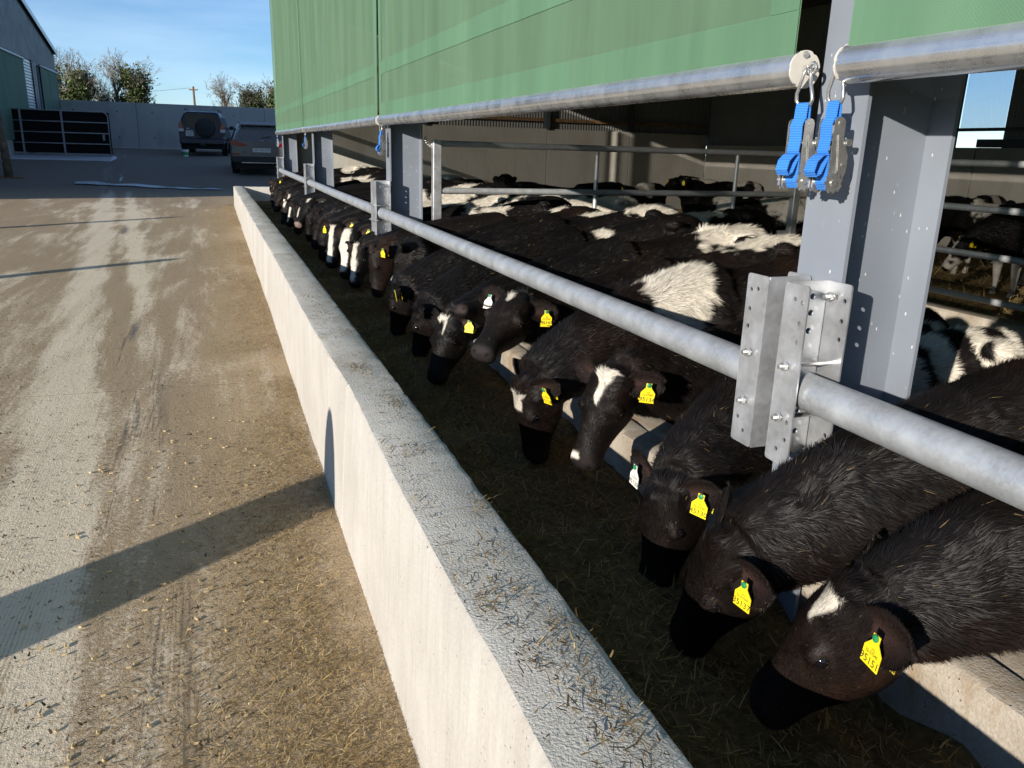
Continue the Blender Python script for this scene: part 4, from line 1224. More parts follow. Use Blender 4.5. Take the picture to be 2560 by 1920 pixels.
# gable face towards the yard: ribbed vertical cladding above, openings below
def gz_top(y): return BE + (BR - BE)*(1 - abs(y - (B0+B1)/2)/((B1-B0)/2))
cl = MB(); k = 0; yv = np.arange(B0, B1 + .01, .105); prev = None
rows = []
for i, y in enumerate(yv):
    x = BX + (.018 if i % 2 else 0.0)
    rows.append(((x, min(y + .0, B1), 4.62), (x, min(y, B1), gz_top(min(y, B1)))))
for a, b in zip(rows[:-1], rows[1:]): cl.add([a[0], b[0], b[1], a[1]], [(0,1,2,3)])
part(cl, 'gable_cladding', M_CLAD, fs)
part(MB().loft([[(BX - .02, B0, BE), (BX - .02, (B0+B1)/2, BR), (BX - .02, B1, BE), (BX - .02, B1, 4.5), (BX - .02, B0, 4.5)], [(BX - .15, B0, BE), (BX - .15, (B0+B1)/2, BR), (BX - .15, B1, BE), (BX - .15, B1, 4.5), (BX - .15, B0, 4.5)]]), 'gable_wall', M_CLAD, fs)
YM = (B0+B1)/2
for ya, yb, za, zb in ((B0 - .3, YM, BE - .03, BR + .03), (YM, B1 + .12, BR + .03, BE - .03)):
    a = [V3(BX + .12, ya, za), V3(BX + .12, yb, zb), V3(-30, yb, zb), V3(-30, ya, za)]
    part(MB().loft([a, [p + V3(0,0,.10) for p in a]]), 'roof', M_ROOF, fs)
    vg = [V3(BX + .125, ya, za - .08), V3(BX + .125, yb, zb - .08)]
    part(MB().loft([[vg[0], vg[0] + V3(0,0,.22), vg[0] + V3(.03,0,.22), vg[0] + V3(.03,0,0)], [vg[1], vg[1] + V3(0,0,.22), vg[1] + V3(.03,0,.22), vg[1] + V3(.03,0,0)]]), 'verge_trim', M_GALV, fs)
part(MB().box((-30, B1 - .2, .9), (BX - .16, B1, BE)), 'end_wall', M_CLAD, fs)
part(MB().box((-30, B0, .3), (BX - .16, B0 + .2, BE - .1)), 'side_wall', M_CLAD, fs)
part(MB().box((-30, B0 + .3, .5), (-29.8, B1 - .3, 5.3)), 'rear_wall', M_CLAD, fs)
for y in (31.6, 36.3, 40.05, 40.7):
    part(MB().box((BX - .14, y - .09, .8), (BX - .002, y + .09, 4.7)), 'post', M_COL, fs)
part(MB().box((BX - .13, B0, .5), (BX - .005, 36.2, 2.05)), 'dwarf_wall', M_GREYCON, fs)
part(MB().box((BX - .13, 40.2, .9), (BX - .005, B1, 2.45)), 'dwarf_wall', M_GREYCON, fs)
for ya, yb, z0 in ((31.7, 37.3, 1.55), (40.75, 44.95, 1.9)):
    n1, n2 = int((yb-ya)/.12), 16
    a, b = np.meshgrid(np.linspace(ya, yb, n1), np.linspace(z0, 4.50, n2), indexing='ij')
    x = BX + .06 + .05*(fbm(np.stack([a.ravel()*1.2 + b.ravel()*.35, b.ravel()*.25, 0*a.ravel()], 1), 1.3, 5, 2) - .5)
    i2 = np.arange(a.size).reshape(a.shape); F = np.stack([i2[:-1,:-1], i2[1:,:-1], i2[1:,1:], i2[:-1,1:]], -1).reshape(-1, 4)
    o = link('side_curtain', poly_mesh('side_curtain', np.stack([x, a.ravel(), b.ravel()], 1), F, M_CURT2)); o.parent = fs; o.location = [-q for q in fs['origin']]
    part(MB().tube([(BX + .06, ya - .1, 4.53), (BX + .06, yb + .1, 4.53)], .05, 12), 'curtain_roller', M_GALV, fs, True)
# roller shutter: separate slats
for k in range(22):
    z = 2.05 + k*.115
    part(MB().box((BX - .03, 37.45, z), (BX + .005, 39.1, z + .10), bevel=.012), 'shutter_slat', M_GALV, fs)
part(MB().box((BX - .1, 37.4, .9), (BX - .04, 39.2, 2.05)), 'timber_board', M_TIMBER, fs)
part(MB().box((BX - .12, 39.15, .9), (BX - .012, 40.0, 4.6)), 'wall_panel', M_CLAD, fs)
for y in (37.36, 39.13): part(MB().box((BX - .06, y - .05, .9), (BX + .05, y + .05, 4.62)), 'shutter_guide', M_DARKSTEEL, fs)
# unseen lean-to roof, added and shaped so its edge shades the yard
lt = thing('shade_lean_to', 'unseen low lean-to roof added beside the left building to shade the yard', 'lean-to', (-14, 18, .2))
a = [V3(-24, 13.6, 3.0), V3(-6.7, 17.76, 3.0), V3(-6.7, 21.4, 3.15), V3(-24, 21.4, 3.15)]
part(MB().loft([a, [p + V3(0,0,.08) for p in a]]), 'roof', M_ROOF, lt)
part(MB().box((-23.8, 20.8, 0), (-6.8, 21.0, 3.1)), 'rear_wall', M_CLAD, lt)
for x, y in ((-15.2, 15.9), (-23.5, 13.9)): part(MB().tube([(x, y, .1), (x, y, 3.0)], .06, 12), 'post', M_GALV, lt, True)

# weathered post with brace at the left edge
pt = thing('yard_post', 'weathered leaning timber post with a steel brace at the left edge', 'post', (-5.4, 26.6, .55))
part(MB().tube([(-5.38, 26.6, .5), (-5.42, 26.6, 1.6), (-5.56, 26.6, 3.8)], [.115, .105, .09], 12), 'shaft', plain('weathered_wood', (.13, .11, .085), .9, 0, .15, .4, 7), pt, True)
part(MB().tube([(-5.47, 26.55, .95), (-5.9, 26.5, 2.0)], .035, 8), 'brace', M_GALV, pt, True)
part(MB().box((-5.8, 26.35, .50), (-5.0, 26.85, .57)), 'base_plate', M_TIMBER, pt)

M_OLDGATE = galv('old_gate_tube', (.30, .31, .33), .55, 60, .4)
# black sheeted gate on its ramp
gt = thing('sheeted_gate', 'galvanised field gate backed with black sheeting by the left building', 'gate', (-5.0, 34, 1.0))
gx0, gx1, gz0, gz1 = -7.2, -3.48, 1.09, 2.59
part(MB().box((gx0, 34.05, gz0 + .04), (gx1 + .05, 34.075, gz1 - .02)), 'sheeting', M_BLACKSHEET, gt)
for k in range(5):
    z = gz0 + (gz1 - gz0)*(k/4)
    e = gx1 - (.18 if k in (4,) else 0.0)
    part(MB().tube([(gx0, 34, z), (e, 34, z)], .021, 10), 'rail', M_OLDGATE, gt, True)
part(MB().tube([(gx1 - .18, 34, gz1)] + [(gx1 - .18 + .18*math.sin(a), 34, gz1 - .18 + .18*math.cos(a)) for a in np.linspace(0, math.pi/2, 7)] + [(gx1, 34, gz0)], .022, 10), 'end_bend', M_OLDGATE, gt, True)
for x in (-6.28, -4.98): part(MB().box((x - .03, 33.965, gz0 - .12), (x + .03, 34.03, gz1)), 'upright', M_OLDGATE, gt)
part(MB().box((gx1 - .22, 33.95, 1.60), (gx1 - .15, 34.0, 1.80)), 'latch', M_OLDGATE, gt)
part(MB().box((-6.9, 33.9, .95), (-3.45, 34.15, 1.06), bevel=.02), 'bottom_skid', M_OLDGATE, gt)
rm = MB().loft([[(-9, 32.6, .87), (-3.35, 32.6, .87), (-3.35, 34.6, .95), (-9, 34.6, .95)], [(-9, 32.7, .95), (-3.4, 32.7, .95), (-3.4, 34.6, 1.05), (-9, 34.6, 1.05)]])
o = rm.build('ramp_slab', plain('pale_slab', (.52, .52, .56), .7, 0, .3, .1, 3)); tag(o, 'pale concrete ramp slab under the black sheeted gate', 'slab')

# posts standing in the yard left of the picture: they throw the thin shadows
for x, y, h, r, lab in ((-5.5, 8.6, 1.42, .12, 'slim round yard post left of the picture, nearer one'), (-5.5, 14.55, 1.38, .11, 'slim round yard post left of the picture, farther one')):
    p_ = thing('yard_bollard', lab, 'post', (x, y, 0)); part(MB().tube([(x, y, -.1), (x, y, gz(y) + h)], [r, r*.8], 12), 'shaft', M_GALV, p_, True); part(MB().sphere((x, y, gz(y) + h), r*.85), 'cap', M_BLACK, p_, True)
gp = thing('shadow_post', 'unseen round topped post added left of the picture to cast the broad shadow', 'post', (-2.6, 1.72, 0))  # unseen stand-in, shaped to throw the broad shadow onto the trough wall
def oct(w, d, z): return [(-2.6 + w*math.cos(a + .3) , 1.78 + d*math.sin(a + .3), z) for a in np.linspace(0, 2*math.pi, 14, endpoint=False)]
part(MB().loft([oct(.215, .215, -.05), oct(.205, .205, .5), oct(.18, .18, .95), oct(.14, .14, 1.15), oct(.09, .09, 1.27), oct(.05, .05, 1.33), oct(.01, .01, 1.35)]), 'shaft', M_GREYCON, gp, True)
part(MB().box((-2.78, 1.6, -.02), (-2.42, 1.96, .03)), 'footing', M_WALLTOP, gp)

# ---------------------------------------------------------------- vehicles
M_NAVY = plain('navy_car_paint', (.014, .024, .050), .34, 0, .30, .06, 3, .05)
M_GREYCAR = plain('bronze_grey_car_paint', (.14, .135, .13), .28, .1, .35, .06, 3, .08)
M_GLASS = plain('dark_car_glass', (.010, .013, .019), .15, 0, .2, .1, 2)
M_REDL = plain('red_lamp_plastic', (.22, .008, .010), .2, 0, .5, .1, 8)
M_CLEARL = plain('clear_lamp_plastic', (.45, .45, .47), .2, 0, .5, .1, 8)
M_TYRE = plain('tyre_rubber', (.012, .012, .012), .85, 0, .2, .2, 9)
M_RIM = plain('alloy_rim', (.35, .36, .37), .3, .8, .5, .1, 9)
M_PLATE = plain('plate_white', (.62, .62, .60), .5, 0, .3, .05, 9)
M_PLASTIC = plain('grey_trim_plastic', (.03, .031, .033), .6, 0, .3, .1, 9)
def car(label, loc, rz, paint_m, st, W2, whl, parts):
    """st: stations (y, [ (halfwidth, z) x 8 ]) rear to front; built at the origin, rear face at y = 0"""
    t = bpy.data.objects.new('parked_car', None); COL.objects.link(t); t.location = loc; t.rotation_euler = (0, 0, rz); t.empty_display_size = .3
    tag(t, label, 'car', 'cars parked by the far wall')
    def add(mb, name, mat, sm=False, par=None):
        o = mb.build(name, mat, None, sm); o.parent = par or t; return o
    rings = []
    for y, pr in st:
        rg = [(w, y, z) for w, z in pr]; rings.append(rg + [(-w, y, z) for w, z in pr[::-1]])
    b = MB().loft(rings); body = add(b, 'body', paint_m, 32)
    wr, wy0, wy1 = whl
    for wy in (wy0, wy1):
        for sg in (-1, 1):
            x = sg*(W2 - .13); tb = MB()
            pr = [(wr*.60, .11), (wr*.92, .115), (wr, .085), (wr, -.085), (wr*.92, -.115), (wr*.60, -.11)]
            tb.loft([[(x + o_, wy + r_*math.cos(a), wr + r_*math.sin(a)) for r_, o_ in pr] for a in np.linspace(0, 2*math.pi, 25)], closed=True, cap=False)
            w = add(tb, 'wheel', M_TYRE, 40)
            rb = MB().tube([(x - .09, wy, wr), (x + .09, wy, wr)], wr*.58, 20); add(rb, 'rim', M_RIM, 40, w)
    for sg in (-1, 1):                                                          # dark arches behind the wheels
        for wy in (wy0, wy1):
            ar = MB().prism([((wr + .055)*math.cos(a), (wr + .055)*math.sin(a)) for a in np.linspace(-.25, math.pi + .25, 16)], (sg*(W2 - .004), wy, wr + .02), (0,1,0), (0,0,1), (sg,0,0), .012); add(ar, 'wheel_arch', M_PLASTIC)
    parts(add)
    return t
def st_box(y, ws):   # z levels shared
    return (y, ws)
PR = lambda zb, zt, wb, wm, wt, k=0: [(wb*.86, zb), (wb, zb + .10), (wm, .80), (wm*1.0, 1.02), (wm*.965, 1.14), (wt + (wm - wt)*.30, 1.14 + (zt - 1.14)*.62), (wt, zt - .07), (wt*.80, zt - .012)]
prado = [(0.00, PR(.50, 1.74, .86, .90, .66)), (.05, PR(.48, 1.80, .90, .935, .69)), (.35, PR(.46, 1.845, .91, .942, .71)), (1.2, PR(.46, 1.86, .91, .942, .72)), (2.3, PR(.46, 1.83, .91, .942, .71)),
         (2.75, PR(.46, 1.72, .91, .94, .68)), (3.35, [(.78,.46),(.91,.56),(.935,.80),(.93,1.0),(.90,1.10),(.80,1.145),(.6,1.155),(.4,1.16)]), (4.2, [(.78,.46),(.90,.56),(.92,.78),(.91,.92),(.87,1.02),(.76,1.06),(.6,1.075),(.4,1.08)]), (4.6, [(.70,.46),(.82,.56),(.84,.72),(.82,.82),(.78,.90),(.7,.93),(.5,.94),(.3,.945)])]
def prado_parts(add):
    w = MB().prism([(-.60,1.20),(.60,1.20),(.66,1.26),(.575,1.68),(.50,1.73),(-.50,1.73),(-.575,1.68),(-.66,1.26)], (0,-.012,0), (1,0,0), (0,0,1), (0,1,0), .03); add(w, 'rear_window', M_GLASS)
    for sg in (-1, 1):
        p = [(sg*.72,.98),(sg*.925,.98),(sg*.925,1.20),(sg*.88,1.38),(sg*.80,1.38),(sg*.745,1.15)]
        l = add(MB().prism(p if sg > 0 else p[::-1], (0,-.022,0), (1,0,0), (0,0,1), (0,1,0), .06), 'tail_light', M_REDL)
        p = [(sg*.735,.985),(sg*.93,.985),(sg*.93,1.10),(sg*.74,1.10)]
        add(MB().prism(p if sg > 0 else p[::-1], (0,-.030,0), (1,0,0), (0,0,1), (0,1,0), .04), 'reverse_lens', M_CLEARL, par=l)
        add(MB().tube([(sg*.66,.25,1.86),(sg*.66,.4,1.915),(sg*.66,2.2,1.905),(sg*.66,2.35,1.84)], .018, 8), 'roof_rail', M_PLASTIC, True)
        m_ = add(MB().sphere((sg*1.06,2.65,1.22), (.11,.07,.085)), 'wing_mirror', M_PLASTIC, True)
        add(MB().tube([(sg*.90,2.68,1.15),(sg*1.02,2.66,1.19)], .025, 6), 'mirror_arm', M_PLASTIC, par=m_)
        for ya, yb in ((.30,1.05),(1.12,1.95),(2.02,2.72)):
            k = .05; add(MB().loft([[(sg*.925,ya,1.19),(sg*.925,yb,1.19),(sg*.80,yb-k,1.60),(sg*.80,ya+k,1.60)],[(sg*.85,ya,1.19),(sg*.85,yb,1.19),(sg*.70,yb-k,1.60),(sg*.70,ya+k,1.60)]]), 'side_window', M_GLASS)
    c = MB(); c.loft([[(.13 + r_*math.cos(a), y, 1.14 + r_*math.sin(a)) for a in np.linspace(0, 2*math.pi, 30, endpoint=False)] for r_, y in ((.385,-.02),(.395,-.12),(.37,-.18),(.30,-.215),(.05,-.225))]); sc = add(c, 'spare_wheel_cover', M_PLASTIC, 40)
    add(MB().box((-.05,-.235,1.09),(.33,-.222,1.11)), 'cover_moulding', M_PLASTIC, par=sc)
    bp = MB().obox((0,-.05,.60), (1,0,0),(0,1,0),(0,0,1), .92,.10,.13, bevel=.05); add(bp, 'bumper', M_NAVY)
    pl = add(MB().box((-.66,-.045,.80),(-.34,-.015,1.0)), 'number_plate', M_PLATE); add(MB().box((-.64,-.05,1.015),(-.36,-.02,1.05)), 'plate_lamp_bar', M_CLEARL)
    text_verts([('141-WH', .075, 0, .035), ('3206', .075, 0, -.045)], (-.50,-.046,.90), (1,0,0), (0,0,1), (0,-1,0), M_INK, 'plate_print', pl)
    add(MB().box((-.10,-.20,.40),(.10,.0,.52), bevel=.02), 'tow_bar', M_PLASTIC); add(MB().box((-.82,.05,.28),(.82,.4,.5)), 'underbody', M_BLACK)
    add(MB().box((-.62,-.028,1.10),(-.50,-.018,1.13)), 'badge', M_CLEARL)
car('navy off-road car with a covered spare wheel on its back door', (-.30, 38.1, gz(38.1) + .005), R(-4.5), M_NAVY, prado, .94, (.38, .95, 3.75), prado_parts)
TR = lambda zb, zt, wb, wm, wt: [(wb*.84, zb), (wb, zb + .12), (wm, .72), (wm, .93), (wm*.965, 1.03), (wt + (wm - wt)*.34, 1.03 + (zt - 1.03)*.60), (wt, zt - .06), (wt*.78, zt - .008)]
tuc = [(0.00, [(.70,.46),(.84,.54),(.885,.74),(.86,.93),(.80,1.00),(.76,1.03),(.70,1.05),(.5,1.06)]), (.10, [(.74,.42),(.88,.50),(.915,.72),(.905,.93),(.87,1.03),(.80,1.10),(.73,1.16),(.55,1.18)]), (.34, TR(.36,1.50,.90,.925,.63)), (.60, TR(.34,1.60,.90,.925,.665)), (1.3, TR(.32,1.645,.90,.925,.68)), (2.2, TR(.32,1.63,.90,.925,.68)),
       (2.7, TR(.32,1.50,.90,.92,.64)), (3.3, [(.76,.32),(.89,.44),(.92,.70),(.91,.88),(.87,.98),(.78,1.03),(.6,1.05),(.4,1.055)]), (4.1, [(.74,.32),(.86,.44),(.89,.68),(.87,.80),(.82,.88),(.72,.93),(.55,.95),(.35,.955)]), (4.45, [(.62,.34),(.74,.44),(.77,.60),(.75,.68),(.70,.74),(.6,.77),(.45,.78),(.3,.785)])]
def tuc_parts(add):
    w = MB().loft([[(-.70,.075,1.12),(.70,.075,1.12),(.56,.40,1.53),(-.56,.40,1.53)], [(-.70,.14,1.10),(.70,.14,1.10),(.56,.5,1.50),(-.56,.5,1.50)]]); rw = add(w, 'rear_window', M_GLASS)
    add(MB().tube([(.02,.075,1.16),(.30,.115,1.22)], .012, 6), 'wiper', M_PLASTIC, par=rw)
    sp_ = MB().loft([[(-.60,.30,1.545),(.60,.30,1.545),(.60,.62,1.63),(-.60,.62,1.63)], [(-.60,.30,1.575),(.60,.30,1.575),(.60,.62,1.66),(-.60,.62,1.66)]]); add(sp_, 'spoiler', M_GREYCAR)
    for sg in (-1, 1):
        p = [(sg*.40,.93),(sg*.62,.90),(sg*.90,.94),(sg*.925,1.06),(sg*.86,1.10),(sg*.60,1.02)]
        add(MB().prism(p if sg > 0 else p[::-1], (0,-.005,0), (1,0,0), (0,0,1), (0,1,0), .12), 'tail_light', M_REDL)
        p = [(sg*.66,.64),(sg*.87,.64),(sg*.87,.70),(sg*.66,.69)]
        add(MB().prism(p if sg > 0 else p[::-1], (0,-.032,0), (1,0,0), (0,0,1), (0,1,0), .04), 'reflector', M_REDL)
        add(MB().tube([(sg*.60,.5,1.66),(sg*.62,.7,1.705),(sg*.62,2.0,1.70),(sg*.61,2.2,1.65)], .016, 8), 'roof_rail', M_GALV, True)
        m_ = add(MB().sphere((sg*1.04,2.6,1.12), (.11,.06,.075)), 'wing_mirror', M_GREYCAR, True); add(MB().tube([(sg*.90,2.6,1.05),(sg*1.0,2.6,1.09)], .022, 6), 'mirror_arm', M_PLASTIC, par=m_)
        for ya, yb in ((.62,1.1),(1.16,1.9),(1.96,2.7)):
            add(MB().loft([[(sg*.905,ya,1.08),(sg*.905,yb,1.08),(sg*.765,yb-.06,1.44),(sg*.765,ya+.06,1.44)],[(sg*.83,ya,1.08),(sg*.83,yb,1.08),(sg*.68,yb-.06,1.44),(sg*.68,ya+.06,1.44)]]), 'side_window', M_GLASS)
    add(MB().obox((0,.02,.50),(1,0,0),(0,1,0),(0,0,1), .90,.08,.10, bevel=.04), 'bumper', M_PLASTIC)
    add(MB().box((-.62,-.075,.40),(.62,-.05,.43)), 'skid_trim', M_RIM)
    add(MB().box((-.80,.06,.22),(.80,.4,.42)), 'underbody', M_BLACK)
    pl = add(MB().box((-.27,-.045,.735),(.27,-.02,.855)), 'number_plate', M_PLATE)
    text_verts([('201-MH-2370', .085, .015, 0)], (0,-.046,.795), (1,0,0), (0,0,1), (0,-1,0), M_INK, 'plate_print', pl)
    em = MB(); em.tube([(.085*math.cos(a), .015, 1.055 + .045*math.sin(a)) for a in np.linspace(0, 2*math.pi, 25)], .008, 6)
    em.tube([(-.045,.015,1.025),(-.025,.015,1.087)], .009, 6); em.tube([(.025,.015,1.023),(.045,.015,1.085)], .009, 6); em.tube([(-.035,.015,1.052),(.035,.015,1.058)], .008, 6)
    add(em, 'emblem', M_CHROME, True)
    fin = MB().loft([[(-.02,.75,1.65),(.02,.75,1.65),(.02,.95,1.65),(-.02,.95,1.65)], [(-.006,.78,1.71),(.006,.78,1.71),(.006,.83,1.71),(-.006,.83,1.71)]]); add(fin, 'aerial_fin', M_GREYCAR)
    add(MB().box((-.09,.10,1.135),(-.20,.12,1.15)), 'window_sticker', M_PLATE)
car('bronze grey hatchback car half hidden behind the shed corner', (1.50, 27.4, gz(27.4) + .005), R(-1.0), M_GREYCAR, tuc, .925, (.34, .85, 3.5), tuc_parts)
# bucket by the off-road car
bk = thing('bucket', 'small white bucket with a green label beside the navy car wheel', 'bucket', (-1.02, 37.2, gz(37.2)))
z_ = gz(37.2); cr = lambda r_, z: [(-1.02 + r_*math.cos(a), 37.2 + r_*math.sin(a), z) for a in np.linspace(0, 2*math.pi, 20, endpoint=False)]
part(MB().loft([cr(.115, z_), cr(.145, z_ + .27), cr(.152, z_ + .27), cr(.152, z_ + .29), cr(.14, z_ + .29), cr(.11, z_ + .02)]), 'tub', plain('white_bucket', (.66,.67,.66), .4, 0, .4), bk, 40)
part(MB().loft([cr(.1235, z_ + .07), cr(.139, z_ + .19)], cap=False), 'label', plain('green_label', (.03,.26,.10), .5), bk, True)
part(MB().tube([(-1.02 + .15*math.cos(a), 37.2 - .02, z_ + .27 - .10*math.sin(a)*.6) for a in np.linspace(0, math.pi, 11)], .005, 6), 'handle', M_BOLT, bk, True)

# ---------------------------------------------------------------- trees beyond the wall
M_BARK = plain('tree_bark', (.14, .12, .09), .9, 0, .15, .3, 3)
M_TWIG = plain('bare_twigs', (.24, .205, .155), .9, 0, .15, .2, 3)
def ivy_mat():
    m = NT('ivy_leaf'); at = m.node('ShaderNodeAttribute'); at.attribute_name = 'tint'; m.set(color=at.outputs['Color'], rough=.45, spec=.4); return m.mat
M_IVY = ivy_mat()
def tree(label, x, y, h, spread, ivy, seed, lean=0.0, twigs=True):
    r = random.Random(seed); z0 = float(gz(y)) - .1
    t = thing('ivy_clad_tree', label, 'tree', (x, y, z0), 'bare trees beyond the yard wall')
    limbs, tw = MB(), MB(); nodes = []
    def grow(p, d, L_, rad, lev):
        pts = [p]; rr = [rad]; n_ = 4 if lev < 3 else 3
        for k in range(n_):
            j = .30 if lev else .10
            d = unit(d + V3(r.uniform(-j, j), r.uniform(-j, j), r.uniform(-j*.6, j*.8) + .01*lev))
            pts.append(pts[-1] + d*L_/n_); rr.append(max(rad*(1 - .42*(k+1)/n_), .010))
        (limbs if lev < 2 else tw).tube(pts, rr, 7 if lev < 2 else 3, cap=False)
        if lev < 2: nodes.extend([(q, a_) for q, a_ in zip(pts, rr)])
        if lev >= 5: return
        kids = (6, 5, 4, 3, 3)[lev]
        for k in range(kids):
            i = r.randint(1 if lev else 2, n_) if k else n_
            an = r.uniform(0, 6.28); tilt = r.uniform(.40, 1.05)*(spread if lev < 2 else 1.0)
            u_ = unit(np.cross(d, V3(math.cos(an), math.sin(an), .3))); nd = unit(d*math.cos(tilt) + u_*math.sin(tilt) + V3(0,0,.04))
            grow(pts[i], nd, L_*(r.uniform(.34, .50) if lev == 0 else r.uniform(.52, .74)), rr[i]*r.uniform(.5, .7), lev + 1)
    grow(V3(x, y, z0), unit(V3(lean, 0, 1)), h*.55, h*.036, 0)
    part(limbs, 'trunk', M_BARK, t, True); part(tw, 'crown', M_TWIG, t)
    if ivy:
        pick = [(q, a_) for q, a_ in nodes if q[2] < z0 + h*ivy[1]]
        n_ = ivy[0]; rs = np.random.default_rng(seed)
        base = np.array([q for q, a_ in pick]); k = rs.integers(0, len(base), n_)
        c = base[k] + rs.normal(0, 1, (n_,3))*[ivy[2], ivy[2], ivy[2]*1.1]
        a1 = rs.normal(0, 1, (n_,3)); a1 /= np.linalg.norm(a1, axis=1, keepdims=True); a2 = np.cross(a1, rs.normal(0, 1, (n_,3))); a2 /= np.linalg.norm(a2, axis=1, keepdims=True)
        sz_ = (.06 + .07*rs.random(n_))[:,None]
        V = np.stack([c - a1*sz_, c + a2*sz_*.7, c + a1*sz_, c - a2*sz_*.7], 1).reshape(-1, 3)
        me = poly_mesh('ivy', V, np.arange(4*n_).reshape(-1, 4), M_IVY, smooth=False)
        cc = np.array([(.055,.078,.020), (.040,.060,.016), (.10,.115,.034), (.07,.085,.025)])[rs.integers(0, 4, n_)]*(.6 + .8*rs.random((n_,1)))
        set_col(me, np.repeat(cc, 4, axis=0)); o = link('ivy', me); o.parent = t; o.location = [-q for q in t['origin']]
tree('thick ivy covered tree next to the left building', -9.6, 72, 6.3, 1.0, (9000, .80, .34), 11, .10)
tree('half hidden ivy tree right behind the left building corner', -10.9, 74, 6.2, .8, (7000, .85, .32), 12, -.02)
tree('bare branched tree in the middle of the left group', -6.9, 74, 6.5, 1.0, (1800, .5, .2), 23, .03)
tree('dense ivy tree at the right end of the left group', -5.3, 73, 6.4, .75, (10000, .92, .34), 14, .02)
tree('small bare tree between the ivy trees and the building', -8.0, 77, 5.2, 1.0, (500, .40, .16), 25, .05)
tree('pale bare tree left of the right hand group', 1.75, 76, 5.6, .8, (500, .5, .12), 31, -.02)
tree('bare tree with an ivy covered trunk near the shed', 3.85, 76, 5.3, .9, (5500, .8, .28), 32, 0)
tree('dark ivy tree partly hidden by the farthest curtain', 5.6, 75, 5.3, .8, (8000, .9, .36), 33, 0)
up = thing('utility_pole', 'thin wooden utility pole beyond the far wall', 'pole', (-1.15, 88, 1.5))
part(MB().tube([(-1.16, 88, 1.4), (-1.20, 88, 6.7)], [.13, .09], 8), 'pole', plain('pole_wood', (.14, .09, .06), .9), up, True)
part(MB().box((-1.6, 87.9, 6.35), (-.8, 88.1, 6.45)), 'crossarm', M_TIMBER, up)
for x in (-1.55, -1.2, -.85): part(MB().tube([(x, 88, 6.45), (x, 88, 6.6)], .04, 6), 'insulator', M_CAP, up)
wr_ = MB().tube([(-1.55 - 30*a, 88 + 6*a, 6.55 - 3.2*a*(1-a)*4*.35) for a in np.linspace(0, 1, 14)], .012, 4); part(wr_, 'wire', M_BLACK, up)
def T_(n, full=True): return tag_lines(n, full)
N1 = dict(lids=True, voxel=.0115, hairs=80000, hair_w=.00095)
N2 = dict(voxel=.0155, hairs=32000, hair_w=.0014)
N3 = dict(voxel=.0215, hairs=16000, hair_w=.0018)
N4 = dict(voxel=.028, hairs=7000, hair_w=.0028, hair_l=1.1)
